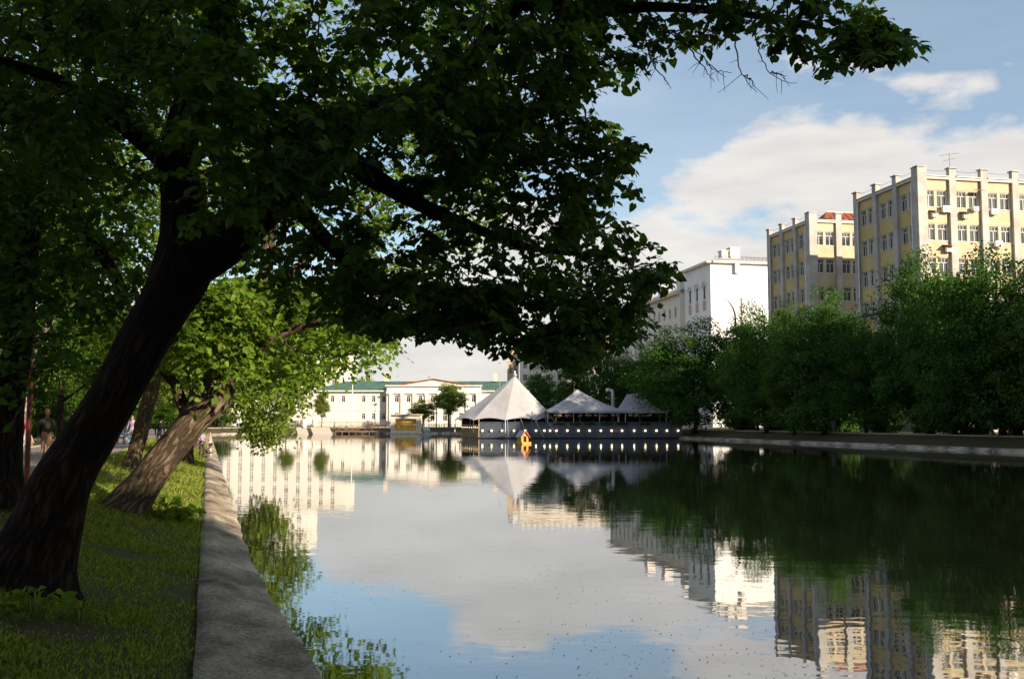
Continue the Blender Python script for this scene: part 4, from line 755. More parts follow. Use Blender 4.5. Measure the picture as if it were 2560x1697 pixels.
# ------------------------------------------------------------------ far quay
def far_quay():
    X = np.array((1.0, 0, 0))
    # wooden landing stage
    a = gnd(838, 1084.5, 0); b = gnd(974, 1084.5, 0); y = (a[1] + b[1]) / 2; t = thing('landing_stage', ((a[0] + b[0]) / 2, y, 0), 'brown wooden landing stage with railing at the far shore', 'landing stage')
    n = 34
    for k in range(n): m_ = MB(); m_.box((a[0] + (b[0] - a[0]) * (k + 0.5) / n, y + 2.0, 0.62), ((b[0] - a[0]) / n - 0.02, 4.2, 0.08)); m_.build('plank', M['wood'], t)
    m_ = MB(); m_.box(((a[0] + b[0]) / 2, y + 0.02, 0.48), (b[0] - a[0], 0.15, 0.16)); m_.build('beam', M['wood'], t)
    for k in range(9): x = a[0] + (b[0] - a[0]) * k / 8; m_ = MB(); m_.tube([(x, y + 0.1, -0.4), (x, y + 0.1, 0.58)], 0.1, 6); m_.build('pile', M['wood'], t)
    for k in range(9): x = a[0] + (b[0] - a[0]) * k / 8; m_ = MB(); m_.tube([(x, y + 4.0, 0.6), (x, y + 4.0, 1.75)], 0.05, 5); m_.build('rail_post', M['wood'], t)
    for z in (1.1, 1.7): m_ = MB(); m_.box(((a[0] + b[0]) / 2, y + 4.0, z), (b[0] - a[0], 0.08, 0.09)); m_.build('rail', M['wood'], t)
    # boat ramps
    for px0, px1, lab in ((745, 772, 'grey concrete slipway sloping into the far end of the pond'), (783, 832, 'broad pale boarded ramp beside the landing stage')):
        p, q = gnd(px0, 1085.5, 0), gnd(px1, 1085.5, 0); m_ = MB(); m_.prism([(p[0], p[1], -0.15), (q[0], q[1], -0.15), (q[0] - 2.0, q[1] + 7, 1.23), (p[0] - 2.0, p[1] + 7, 1.23)], (0, 0, 0.14)); o = m_.build('boat_ramp', M['stone']); tag(o, lab, 'ramp')
    # stone portal with amber windows
    a = gnd(976, 1084.5, 0); b = gnd(1051, 1084.5, 0); y = a[1] + 0.5; x0, x1 = a[0], b[0]; w = x1 - x0; zt = at(0, 1037, y)[2]; t = thing('stage_portal', ((x0 + x1) / 2, y, 0.3), 'beige stone box with amber framed windows on the far quay', 'kiosk')
    m_ = MB(); m_.box((x0 + 0.45, y + 1.5, (zt + 0.2) / 2), (0.9, 3, zt - 0.2)); m_.box((x1 - 0.45, y + 1.5, (zt + 0.2) / 2), (0.9, 3, zt - 0.2)); m_.build('side_wall', M['stone'], t)
    m_ = MB(); m_.box(((x0 + x1) / 2, y + 1.45, zt - 0.35), (w - 1.8, 3, 0.85)); m_.build('lintel', M['stone'], t)
    m_ = MB(); m_.box(((x0 + x1) / 2, y + 1.4, 0.42), (w - 1.8, 2.6, 0.6)); m_.build('plinth', M['stone'], t)
    m_ = MB(); m_.box(((x0 + x1) / 2, y + 1.2, zt + 0.07), (w + 0.5, 3.6, 0.14)); m_.build('roof_slab', M['stone'], t)
    wi = w - 1.8; zb, zc = 0.72, zt - 0.78
    for i in range(3):
        for j in range(2):
            m_ = MB(); m_.box((x0 + 0.9 + wi * (i + 0.5) / 3, y + 0.9, zb + (zc - zb) * (j + 0.5) / 2), (wi / 3 - 0.14, 0.06, (zc - zb) / 2 - 0.14)); m_.build('pane', M['amber'], t)
    for i in range(4): m_ = MB(); m_.box((x0 + 0.9 + wi * i / 3, y + 0.85, (zb + zc) / 2), (0.12, 0.12, zc - zb)); m_.build('mullion', M['orange_frame'], t)
    for j in range(3): m_ = MB(); m_.box(((x0 + x1) / 2, y + 0.83, zb + (zc - zb) * j / 2), (wi, 0.12, 0.11)); m_.build('transom', M['orange_frame'], t)
    for i in range(3):
        for s in (0.33, 0.66): m_ = MB(); m_.box((x0 + 0.9 + wi * (i + s) / 3, y + 0.86, zb + (zc - zb) * 0.75), (0.05, 0.06, (zc - zb) / 2 - 0.1)); m_.build('glazing_bar', M['orange_frame'], t)
    for k in range(4): m_ = MB(); m_.box(((x0 + x1) / 2 + 0.6, y - 0.2 - 0.35 * k, 0.5 - 0.13 * k), (w + 1.2, 0.7, 0.12)); m_.build('step', M['stone'], t)
    # low dark fence of the quay right of the portal
    a = gnd(1055, 1084.2, 0); b = gnd(1150, 1084.2, 0); y = a[1] + 2.2; t = thing('quay_fence', ((a[0] + b[0]) / 2, y, 0.6), 'low dark metal fence on the quay right of the amber windows', 'fence')
    for k in range(25): m_ = MB(); x = a[0] + (b[0] - a[0]) * k / 24; m_.tube([(x, y, 0.5), (x, y, 1.95)], 0.035, 5); m_.build('bar', M['metal'], t)
    for z in (0.9, 1.9): m_ = MB(); m_.box(((a[0] + b[0]) / 2, y, z), (b[0] - a[0], 0.06, 0.07)); m_.build('rail', M['metal'], t)
    t = thing('iron_fence', (at(880, 1052, 216)[0], 216, 1.2), 'long low iron picket fence behind the landing stage', 'fence')
    xa, xb = at(790, 1052, 216)[0], at(970, 1052, 216)[0]
    for k in range(60): m_ = MB(); x = xa + (xb - xa) * k / 59; m_.tube([(x, 216, 1.15), (x, 216, 2.5)], 0.03, 4); m_.build('picket', M['wood'], t)
    for z in (1.4, 2.3): m_ = MB(); m_.box(((xa + xb) / 2, 216, z), (xb - xa, 0.06, 0.07)); m_.build('rail', M['wood'], t)
    # flagpole and lamp mast
    p = at(880, 1060, 222); zt = at(880, 905, 222)[2]; t = thing('flagpole', (p[0], 222, 1.2), 'tall thin white flagpole in front of the green-roofed house', 'flagpole')
    m_ = MB(); m_.tube([(p[0], 222, 1.1), (p[0], 222, zt)], [0.16, 0.06], 8); m_.build('pole', M['trim'], t); m_ = MB(); m_.lathe((p[0], 222, zt), [(0.05, 0), (0.14, 0.1), (0.05, 0.25)], 8); m_.build('finial', M['trim'], t); m_ = MB(); m_.box((p[0], 222, 1.3), (0.8, 0.8, 0.3)); m_.build('base', M['stone'], t)
    for px, top, lab in ((1072, 940, 'slim lamp mast standing before the portico'), (1249, 905, 'thin mast rising above the green roof right of the portico')):
        p = at(px, 1060, 226); zt = at(px, top, 226)[2]; t = thing('lamp_mast', (p[0], 226, 1.2), lab, 'mast'); m_ = MB(); m_.tube([(p[0], 226, 1.1), (p[0], 226, zt)], [0.09, 0.04], 6); m_.build('pole', M['grey_paint'], t); m_ = MB(); m_.box((p[0], 226, zt - 0.2), (0.6, 0.3, 0.35)); m_.build('lantern', M['steel'], t)
    # white kiosk post on the left of the quay
    p = at(760, 1065, 212); t = thing('advert_pillar', (p[0], 212, 1.2), 'short white round pillar on the far quay left of the young tree', 'pillar'); m_ = MB(); m_.lathe((p[0], 212, 1.15), [(0.6, 0), (0.6, 0.2), (0.5, 0.3), (0.5, 2.6), (0.62, 2.7), (0.62, 2.85), (0.1, 3.3)], 14); m_.build('body', M['trim'], t)
    # parked bicycles
    for i, px in enumerate((915, 924, 934, 1075, 1088, 1101, 1114)):
        Y = 213.0 + (i % 2) * 0.6; p = at(px, 1062, Y); t = thing('bicycle', (p[0], Y, 1.2), ORD[i if px < 1000 else i - 3] + ' dark bicycle from the left parked ' + ('left of' if px < 1000 else 'right of') + ' the amber windows', 'bicycle', 'bicycles parked ' + ('left' if px < 1000 else 'right'))
        z0 = 1.22
        for s in (-0.52, 0.52):
            ring = [(p[0] + s + 0.34 * math.cos(a), Y, z0 + 0.34 + 0.34 * math.sin(a)) for a in np.linspace(0, 2 * math.pi, 15)]; m_ = MB(); m_.tube(ring, 0.03, 5, cap=False); m_.build('wheel', M['dark'], t)
        m_ = MB(); q = lambda dx, dz: (p[0] + dx, Y, z0 + dz)
        for c in ([q(-0.52, 0.34), q(-0.08, 0.32), q(0.32, 0.8), q(-0.18, 0.8), q(-0.52, 0.34)], [q(-0.08, 0.32), q(-0.22, 0.95)], [q(0.52, 0.34), q(0.3, 1.0)]): m_.tube(c, 0.022, 5)
        m_.build('frame', M['metal'], t); m_ = MB(); m_.box(q(-0.24, 0.97), (0.26, 0.14, 0.06)); m_.build('saddle', M['dark'], t); m_ = MB(); m_.tube([(p[0] + 0.36, Y - 0.27, z0 + 1.02), (p[0] + 0.28, Y, z0 + 1.04), (p[0] + 0.36, Y + 0.27, z0 + 1.02)], 0.018, 5); m_.build('handlebar', M['metal'], t)
far_quay()

# ------------------------------------------------------------------ trees
HEART = np.array([(0, 0.06, 0), (0.24, -0.07, 0.05), (0.47, 0.27, 0.11), (0, 0.5, 0.0), (0.30, 0.70, 0.05), (0, 1.08, -0.10), (-0.24, -0.07, 0.05), (-0.47, 0.27, 0.11), (-0.30, 0.70, 0.05)], float)
HEART_F = np.array([(0, 1, 2, 3), (3, 2, 4, 5), (0, 3, 7, 6), (3, 5, 8, 7)])
DIAM = np.array([(0, 0, 0), (0.42, 0.42, 0.08), (0, 1.05, -0.06), (-0.42, 0.42, 0.08)], float); DIAM_F = np.array([(0, 1, 2, 3)])
def leaf_frames(n, out, rng, hang=0.6, spread=0.75):
    """tip direction and normal for n leaves; out = outward vectors"""
    tip = nrm(out * 0.5 + np.array((0, 0, -hang)) + rng.normal(0, spread, (n, 3)))
    up = nrm(np.array((0, 0, 1.0)) + out * 0.35 + rng.normal(0, 0.55, (n, 3)))
    nn = nrm(up - tip * (up * tip).sum(1, keepdims=True)); side = np.cross(tip, nn)
    return side, tip, nn
def leaf_mesh(P, fr, size, tmpl, faces, m):
    s, t_, n_ = fr; size = size[:, None, None]
    V = P[:, None, :] + size * (tmpl[None, :, 0, None] * s[:, None, :] + tmpl[None, :, 1, None] * t_[:, None, :] + tmpl[None, :, 2, None] * n_[:, None, :])
    k = len(tmpl); Fc = (np.arange(len(P))[:, None, None] * k + faces[None]).reshape(-1, faces.shape[1])
    return new_mesh(V.reshape(-1, 3), Fc, m)
def in_poly(x, y, poly):
    poly = np.asarray(poly, float); inside = np.zeros(len(x), bool); j = len(poly) - 1
    for i in range(len(poly)):
        xi, yi = poly[i]; xj, yj = poly[j]
        c = ((yi > y) != (yj > y)) & (x < (xj - xi) * (y - yi) / (yj - yi + 1e-12) + xi); inside ^= c; j = i
    return inside
def limb_mesh(paths, m, seg=18, bark=0.0, step=0.12):
    """tapered, ridged trunk and limbs; each path is a list of (x,y,z,r)"""
    Vs = []; Fs = []; off = 0; UV = []
    for pth in paths:
        pth = np.asarray(pth, float); d = np.r_[0, np.cumsum(np.linalg.norm(np.diff(pth[:, :3], axis=0), axis=1))]; n = max(4, int(d[-1] / step)); u = np.linspace(0, d[-1], n)
        # smooth interpolation (catmull-like through cubic hermite on each axis)
        g = np.gradient(pth, d, axis=0) if len(pth) > 2 else np.repeat((pth[1:] - pth[:1]) / d[-1], 2, 0)
        idx = np.clip(np.searchsorted(d, u, side='right') - 1, 0, len(d) - 2); h = (d[idx + 1] - d[idx]); t_ = ((u - d[idx]) / h)[:, None]; h = h[:, None]
        Q = (2 * t_**3 - 3 * t_**2 + 1) * pth[idx] + (t_**3 - 2 * t_**2 + t_) * h * g[idx] + (-2 * t_**3 + 3 * t_**2) * pth[idx + 1] + (t_**3 - t_**2) * h * g[idx + 1]
        pts, rad = Q[:, :3], np.maximum(Q[:, 3], 0.004); T = nrm(np.gradient(pts, axis=0)); A = nrm(np.cross(T[0], (0.1, 0.9, 0.3)))
        for i in range(n):
            A = nrm(A - T[i] * np.dot(A, T[i])); B = np.cross(T[i], A)
            for k in range(seg):
                a = 2 * math.pi * k / seg; r = rad[i]
                if bark and r > 0.05:
                    ca, sa = math.cos(a), math.sin(a)
                    rid = mnoise.noise(Vector((ca * 6.5 * rad[0] * 3, sa * 6.5 * rad[0] * 3, u[i] * 1.1 + 7.7 * off % 13))); lump = mnoise.noise(Vector((ca * 1.3, sa * 1.3, u[i] * 0.9 + 3)))
                    if bark >= 0.07: r *= 1 + 0.42 * math.exp(-max(0.0, u[i] - 0.15) / 0.38) * max(0.0, math.cos(2.5 * a + 0.9) ** 2 - 0.35 + 0.3 * math.sin(a * 3))
                    r *= 1 + bark * (0.55 - abs(rid) * 1.6) + bark * 1.1 * lump
                Vs.append(pts[i] + r * (A * math.cos(a) + B * math.sin(a)))
        Fs += [(off + i * seg + k, off + i * seg + (k + 1) % seg, off + (i + 1) * seg + (k + 1) % seg, off + (i + 1) * seg + k) for i in range(n - 1) for k in range(seg)]
        cw = 2 * math.pi * float(np.median(rad)) / seg
        UV += [q for i in range(n - 1) for k in range(seg) for q in ((k * cw, u[i]), ((k + 1) * cw, u[i]), ((k + 1) * cw, u[i + 1]), (k * cw, u[i + 1]))] + [(0.0, 0.0)] * (2 * seg)
        Fs.append(tuple(off + (n - 1) * seg + k for k in range(seg))); Fs.append(tuple(off + k for k in range(seg))[::-1]); off += n * seg
    me = new_mesh(Vs, Fs, m, smooth=True); uvl = me.uv_layers.new(name='UVMap'); uvl.data.foreach_set('uv', np.array(UV, dtype=np.float32).ravel()); return me
def dense_nodes(paths, step=0.25):
    out = []
    for p in paths:
        p = np.asarray(p, float)
        for a, b in zip(p[:-1], p[1:]):
            n = max(1, int(np.linalg.norm(b[:3] - a[:3]) / step))
            for k in range(n): out.append(a + (b - a) * k / n)
    return np.array(out)
def attach(nodes, targets, rng, r_end=0.008, up_pen=0.5, seg=5):
    """grow branchlets from the nearest wood to each leaf cluster"""
    mb = MB(); N = [tuple(n) for n in nodes]; arr = np.array(N); order = np.argsort([np.min(np.linalg.norm(arr[:, :3] - c, axis=1)) for c in targets])
    cap = len(N) + len(targets) * 4; buf = np.zeros((cap, 4)); buf[:len(N)] = arr; cnt = len(N); dirs = {}
    for ti in order:
        c = targets[ti]; dv = c - buf[:cnt, :3]; ds = np.linalg.norm(dv, axis=1); cost = ds + up_pen * np.maximum(0, -dv[:, 2]) - 0.6 * np.minimum(buf[:cnt, 3], 0.12)
        i = int(np.argmin(cost)); s = buf[i]; ln = ds[i]
        if ln < 0.02: continue
        r0 = max(r_end * 1.3, min(s[3] * 0.62, 0.010 + 0.016 * ln)); j = rng.normal(0, 0.07 * ln, (2, 3)); j[:, 2] += 0.06 * ln
        p = [s[:3], s[:3] + (c - s[:3]) * 0.33 + j[0], s[:3] + (c - s[:3]) * 0.68 + j[1] * 0.8, c]; r = [r0, r0 * 0.8, r0 * 0.62, r_end]
        mb.tube(p, r, seg, cap=False)
        for q in range(1, 4): buf[cnt] = (*p[q], r[q]); cnt += 1
    return mb
def leaf_cloud(centers, radii, per, rng, flat=0.65):
    n = len(centers); k = np.repeat(np.arange(n), per); u = nrm(rng.normal(0, 1, (len(k), 3))) * (rng.random(len(k)) ** 0.45)[:, None]
    a = rng.uniform(0, 2 * math.pi, n)[k]; el = rng.uniform(1.1, 1.9, n)[k]; x, y = u[:, 0] * el, u[:, 1] * 0.85          # flat, drooping sprays
    u = np.stack((x * np.cos(a) - y * np.sin(a), x * np.sin(a) + y * np.cos(a), u[:, 2] * flat - 0.16 * x * x), 1)
    return centers[k] + u * radii[k][:, None], k
def leaf_sprays(cs, rs, per, rng, mb, ntw=4):
    n = len(cs); k = np.repeat(np.arange(n), ntw); N = len(k); az = rng.uniform(0, 2 * math.pi, N); el = rng.normal(-0.08, 0.38, N); Ln = rs[k] * rng.uniform(1.1, 2.1, N)
    d = np.stack((np.cos(az) * np.cos(el), np.sin(az) * np.cos(el), np.sin(el)), 1); side = nrm(np.cross(d, (0, 0, 1.0))); o = cs[k] + rng.normal(0, 0.10, (N, 3)) * rs[k][:, None]
    bend = rng.normal(0, 0.25, N)
    def pt(t): return o + d * (Ln * t)[:, None] + side * (bend * Ln * t * t)[:, None] + np.array((0, 0, -1.0)) * (0.30 * Ln * t * t)[:, None]
    m = max(3, per // ntw); P = []; T = []; Nn = []; K = []
    for i in range(m):
        t_ = np.clip((i + 0.9) / m + rng.normal(0, 0.03, N), 0.06, 1.04); s_ = (1 if i % 2 else -1); tip = nrm(d * (0.45 + 0.5 * (i == m - 1)) + side * s_ * (0.75 if i < m - 1 else 0.1) + np.array((0, 0, -0.42)) + rng.normal(0, 0.30, (N, 3)))
        up = nrm(np.array((0, 0, 1.0)) + d * 0.35 + rng.normal(0, 0.42, (N, 3))); P.append(pt(t_) + side * (s_ * 0.012)); T.append(tip); Nn.append(nrm(up - tip * (up * tip).sum(1, keepdims=True))); K.append(k)
    P, T, Nn, K = map(np.concatenate, (P, T, Nn, K))
    return P, (np.cross(T, Nn), T, Nn), K, (o, pt(np.full(N, 0.5)), pt(np.full(N, 1.0)))
def pick_leaves(tree, P, fr, size, tmpl, faces, m, nmax=300):
    """the leaves that show largest become parts of their own; returns the mask of the rest"""
    q = project(P); vis = (q[:, 0] > 5) & (q[:, 0] < 2555) & (q[:, 1] > 5) & (q[:, 1] < 1690) & (q[:, 2] > 0.5)
    face = np.abs((fr[2] * nrm(CAM - P)).sum(1)); sc = np.where(vis, size / np.maximum(q[:, 2], 0.5) * (0.35 + face), 0); idx = np.argsort(-sc)[:nmax]
    lm = new_mesh(tmpl, [tuple(int(a) for a in f) for f in faces], m)
    for i in idx:
        o = bpy.data.objects.new('leaf', lm); C.objects.link(o); o.parent = tree; s, t_, n_ = fr[0][i], fr[1][i], fr[2][i]; z = size[i]
        o.matrix_parent_inverse = Matrix.Translation(-Vector(tree.location))
        o.matrix_basis = Matrix(((s[0] * z, t_[0] * z, n_[0] * z, P[i][0]), (s[1] * z, t_[1] * z, n_[1] * z, P[i][1]), (s[2] * z, t_[2] * z, n_[2] * z, P[i][2]), (0, 0, 0, 1)))
    rest = np.ones(len(P), bool); rest[idx] = False; return rest
def px_path(lst, sy=OV):
    return [(*at(x, y, Y), r) for x, y, Y, r in lst]
def sample_region(poly, Y0, Y1, n, rng, gap=0.0, freq=0.8, seed=0.0):
    poly = np.array(poly, float) * OV; lo, hi = poly.min(0), poly.max(0); out = []
    while len(out) < n:
        x = rng.uniform(lo[0], hi[0], 400); y = rng.uniform(lo[1], hi[1], 400); ok = in_poly(x, y, poly)
        for a, b in zip(x[ok], y[ok]):
            p = at(a, b, rng.uniform(Y0, Y1))
            if gap and mnoise.noise(Vector(p) * freq + Vector((seed, 2 * seed, 0))) < gap - 0.5 + 0.0: continue
            out.append(p)
            if len(out) >= n: break
    return np.array(out)
def near_tree(base, label, paths, regions, bark, leafm, lsize, seed, clip=None, pick=300, twigs=(), seg=26, rad=0.30, per=42, gaps=0.30):
    rng = np.random.default_rng(seed); t = thing('linden_tree', base, label, 'tree')
    link('trunk', limb_mesh(paths[:1], bark, seg, 0.07, 0.07), t)
    for p in paths[1:]: link('limb', limb_mesh([p], bark, 14, 0.06, 0.1), t)
    cs = []; rs = []
    for i, (poly, Y0, Y1, n) in enumerate(regions):
        c = sample_region(poly, Y0, Y1, n, rng, gaps, 0.9, seed + i); cs.append(c); rs.append(np.full(len(c), rad) * rng.uniform(0.7, 1.35, len(c)))
    cs = np.concatenate(cs); rs = np.concatenate(rs)
    nodes = dense_nodes(paths); mb = attach(nodes, cs, rng)
    P, fr, k, tw3 = leaf_sprays(cs, rs, per, rng, mb)
    keep_t = np.ones(len(tw3[0]), bool)
    if clip is not None:
        q = project(P); pol = np.array(clip, float) * OV; jit = rng.normal(0, 9, (len(P), 2)); keep = in_poly(q[:, 0] + jit[:, 0], q[:, 1] + jit[:, 1], pol); P = P[keep]; fr = tuple(f[keep] for f in fr)
        q = project(tw3[2]); keep_t = in_poly(q[:, 0], q[:, 1], pol)
    for a_, b_, c_ in zip(*(v[keep_t] for v in tw3)): mb.tube(np.array((a_, b_, c_)), (0.005, 0.0035, 0.002), 3, cap=False)
    size = lsize * rng.uniform(0.5, 1.3, len(P))
    # clear the wood: no leaf base inside trunk or limbs
    rest = pick_leaves(t, P, fr, size, HEART, HEART_F, leafm, pick) if pick else np.ones(len(P), bool)
    o = link('crown', leaf_mesh(P[rest], tuple(f[rest] for f in fr), size[rest], HEART, HEART_F, leafm), t); o['kind'] = 'stuff'
    for tw in twigs:
        A_ = np.array([at(x * OV, y * OV, Y) for x, y, Y in tw]); n_ = len(A_); u_ = np.linspace(0, n_ - 1, 16); B_ = np.zeros((16, 3))
        for i_ in range(n_): B_ += A_[i_] * np.prod([(u_ - j_) / (i_ - j_) for j_ in range(n_) if j_ != i_], axis=0)[:, None]
        B_[1:-1] += rng.normal(0, 0.007, (14, 3)); mb.tube(B_, np.linspace(0.009, 0.003, 16), 4)
        for i_ in (6, 9, 12): e_ = B_[i_] + rng.normal(0, 0.09, 3) + np.array((0, 0, -0.05)); mb.tube(np.array((B_[i_], (B_[i_] + e_) / 2 + rng.normal(0, 0.01, 3), e_)), (0.004, 0.003, 0.002), 3)
    o = mb.build('branches', M['twig'], t, smooth=True); o['kind'] = 'stuff'
    return t, len(P)

OUT1 = [(-2500, -4000), (3500, -4000), (2060, -60), (2020, -10), (2035, 40), (2075, 62), (2110, 88), (2160, 95), (2182, 112), (2130, 128), (2090, 140), (2060, 150), (2030, 138), (1995, 165), (1965, 150), (1940, 162), (1918, 190), (1880, 160), (1845, 150), (1800, 150), (1760, 112), (1745, 75), (1700, 70), (1690, 100), (1665, 138), (1640, 150), (1620, 118), (1600, 90), (1590, 130), (1560, 150), (1530, 135), (1500, 175), (1470, 205), (1440, 200), (1432, 240), (1470, 250), (1450, 285), (1430, 300), (1478, 325), (1530, 312), (1538, 345), (1480, 365), (1450, 390), (1495, 420), (1490, 465), (1445, 490), (1420, 530), (1470, 515), (1500, 560), (1545, 580), (1576, 622), (1548, 660), (1520, 690), (1530, 720), (1490, 745), (1510, 775), (1450, 800), (1400, 815), (1370, 850), (1300, 870), (1245, 845), (1200, 825), (1150, 830), (1120, 800), (1080, 810), (1040, 775), (980, 790), (950, 760), (880, 790), (830, 760), (760, 740), (640, 730), (560, 640), (560, 560), (400, 560), (300, 700), (0, 760), (-900, 800)]
T1 = px_path([(52, 1530, 11.3, 0.66), (70, 1450, 11.3, 0.53), (112, 1320, 11.25, 0.42), (150, 1218, 11.2, 0.37), (198, 1134, 11.2, 0.325), (250, 1047, 11.1, 0.305), (291, 975, 11.1, 0.295), (350, 865, 11.0, 0.305), (416, 755, 11.0, 0.325), (455, 680, 10.95, 0.36), (468, 610, 10.9, 0.33), (460, 520, 10.9, 0.27), (447, 388, 10.8, 0.225), (480, 250, 10.7, 0.20), (530, 110, 10.6, 0.17), (575, -60, 10.5, 0.14), (600, -300, 10.4, 0.10), (630, -560, 10.4, 0.05)])
T1b = px_path([(455, 690, 10.95, 0.26), (540, 620, 10.9, 0.32), (625, 545, 10.8, 0.30), (720, 455, 10.7, 0.26), (810, 350, 10.5, 0.23), (940, 290, 10.3, 0.20), (1080, 240, 10.1, 0.17), (1190, 140, 9.9, 0.14), (1290, 10, 9.7, 0.11), (1420, -120, 9.5, 0.07), (1600, -200, 9.3, 0.04)])
T1c = px_path([(810, 350, 10.5, 0.15), (900, 420, 10.8, 0.12), (1030, 500, 11.1, 0.09), (1160, 560, 11.4, 0.065), (1330, 620, 11.6, 0.04), (1500, 640, 11.7, 0.025), (1600, 650, 11.8, 0.012)])
T1d = px_path([(1080, 240, 10.1, 0.10), (1220, 260, 10.6, 0.08), (1340, 320, 11.0, 0.06), (1450, 380, 11.3, 0.035), (1560, 400, 11.4, 0.015)])
T1e = px_path([(1290, 10, 9.7, 0.07), (1480, 20, 9.6, 0.06), (1700, 20, 9.5, 0.045), (1950, 50, 9.4, 0.03), (2130, 90, 9.3, 0.016), (2265, 114, 9.3, 0.006)])
T1f = px_path([(450, 440, 10.85, 0.12), (330, 330, 10.4, 0.10), (180, 220, 9.8, 0.07), (0, 150, 9.2, 0.04), (-150, 100, 8.8, 0.02)])
T1g = px_path([(700, 470, 10.7, 0.12), (780, 560, 11.0, 0.09), (900, 680, 11.3, 0.065), (1050, 760, 11.6, 0.045), (1200, 830, 11.9, 0.025), (1330, 880, 12.0, 0.012)])
REG1 = [([(-250, -450), (1250, -450), (1350, 0), (1400, 140), (1380, 260), (1000, 300), (700, 330), (500, 420), (200, 420), (-250, 420)], 8.2, 13.5, 680),
        ([(650, 250), (1380, 130), (1420, 300), (1500, 335), (1420, 430), (1410, 500), (1480, 550), (1570, 620), (1500, 710), (1430, 800), (1300, 850), (1200, 810), (1000, 775), (850, 770), (660, 710), (600, 560)], 9.4, 13.3, 400),
        ([(760, 640), (1500, 640), (1520, 740), (1380, 830), (1250, 835), (1130, 800), (1000, 775), (820, 780)], 9.6, 12.8, 140),
        ([(380, 60), (900, 0), (1300, -50), (1300, 150), (1050, 280), (800, 330), (640, 470), (480, 500), (380, 420)], 7.2, 9.9, 70),
        ([(1250, -350), (1950, -350), (2000, 10), (2060, 90), (2130, 108), (2000, 130), (1900, 140), (1780, 90), (1700, 50), (1640, 110), (1560, 110), (1450, 150), (1300, 60)], 8.6, 10.6, 190),
        ([(-1500, -1500), (500, -1500), (500, -230), (-1200, -230)], 4.0, 8.4, 280),  # unseen crown above the frame, added to darken the near bank
        ([(500, -1500), (2300, -1500), (2100, -330), (500, -330)], 3.0, 7.0, 150),  # more unseen crown overhead, added to block skylight
        ([(1960, 50), (2060, 75), (2170, 105), (2150, 125), (2050, 140), (1950, 140)], 8.9, 9.8, 26)]
TW1 = [[(1545, 90, 9.6), (1590, 105, 9.6), (1630, 140, 9.6), (1675, 178, 9.6)], [(1590, 105, 9.6), (1620, 150, 9.6), (1650, 190, 9.6)], [(1630, 140, 9.6), (1650, 160, 9.6), (1690, 168, 9.6)], [(1700, 60, 9.5), (1702, 130, 9.5), (1720, 180, 9.5), (1748, 214, 9.5)], [(1718, 175, 9.5), (1735, 185, 9.5), (1740, 200, 9.5)],
       [(1738, 70, 9.5), (1758, 130, 9.5), (1785, 175, 9.5), (1840, 192, 9.5)], [(1780, 170, 9.5), (1800, 172, 9.5), (1815, 182, 9.5)], [(1490, 90, 9.9), (1510, 150, 9.9), (1535, 185, 9.9), (1548, 206, 9.9)], [(1330, 640, 11.6), (1420, 590, 11.6), (1470, 630, 11.6)], [(1400, 660, 11.7), (1430, 700, 11.7), (1490, 690, 11.7)]]
T1 = [(a, b, c, q * (0.97 if i < 2 else 0.9)) for i, (a, b, c, q) in enumerate(T1)]; T1b = [(a, b, c, q * 0.84) for a, b, c, q in T1b]
base1 = at(70, 1460, 11.3)
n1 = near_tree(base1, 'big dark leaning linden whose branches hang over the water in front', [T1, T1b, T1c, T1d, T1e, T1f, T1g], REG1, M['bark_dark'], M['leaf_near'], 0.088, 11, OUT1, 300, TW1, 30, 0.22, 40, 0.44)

# second leaning tree, sunlit upper trunk
T2 = px_path([(285, 1325, 21.4, 0.70), (316, 1268, 21.4, 0.47), (362, 1208, 21.4, 0.36), (408, 1148, 21.4, 0.33), (458, 1083, 21.4, 0.315), (495, 1035, 21.4, 0.34), (520, 1000, 21.4, 0.42), (545, 960, 21.5, 0.40), (575, 905, 21.6, 0.26), (620, 830, 21.8, 0.20), (655, 740, 22.0, 0.17), (670, 620, 22.2, 0.14), (690, 450, 22.4, 0.10), (720, 250, 22.5, 0.05)])
T2b = px_path([(478, 1050, 21.4, 0.16), (452, 1000, 21.3, 0.12), (440, 965, 21.2, 0.10), (400, 920, 21.0, 0.08), (380, 850, 20.8, 0.06), (400, 740, 20.6, 0.04)])
T2c = px_path([(560, 930, 21.5, 0.2), (610, 900, 21.2, 0.13), (680, 850, 20.8, 0.10), (780, 810, 20.5, 0.07), (900, 790, 20.3, 0.03)])
T2d = px_path([(655, 740, 22.0, 0.12), (780, 640, 23, 0.09), (920, 520, 24, 0.06), (1050, 420, 24.6, 0.03)])
T2e = px_path([(670, 620, 22.2, 0.10), (560, 480, 22.8, 0.08), (420, 350, 23.5, 0.05), (300, 250, 24, 0.03)])
REG2 = [([(380, 650), (520, 640), (600, 700), (560, 800), (545, 870), (480, 880), (400, 830), (385, 760)], 19.6, 21.0, 85),
        ([(540, 640), (760, 640), (900, 690), (870, 780), (760, 850), (660, 880), (560, 870), (590, 780)], 19.8, 23.0, 80),
        ([(-50, -150), (1150, -150), (1230, 300), (1150, 560), (900, 660), (560, 640), (330, 560), (-50, 450)], 21.5, 27.0, 600)]
base2 = at(316, 1272, 21.4)
near_tree(base2, 'leaning linden with sunlit upper trunk behind the big dark one', [T2, T2b, T2c, T2d, T2e], REG2, M['bark'], M['leaf_lit'], 0.125, 23, None, 300, (), 26, 0.48, 46, 0.36)

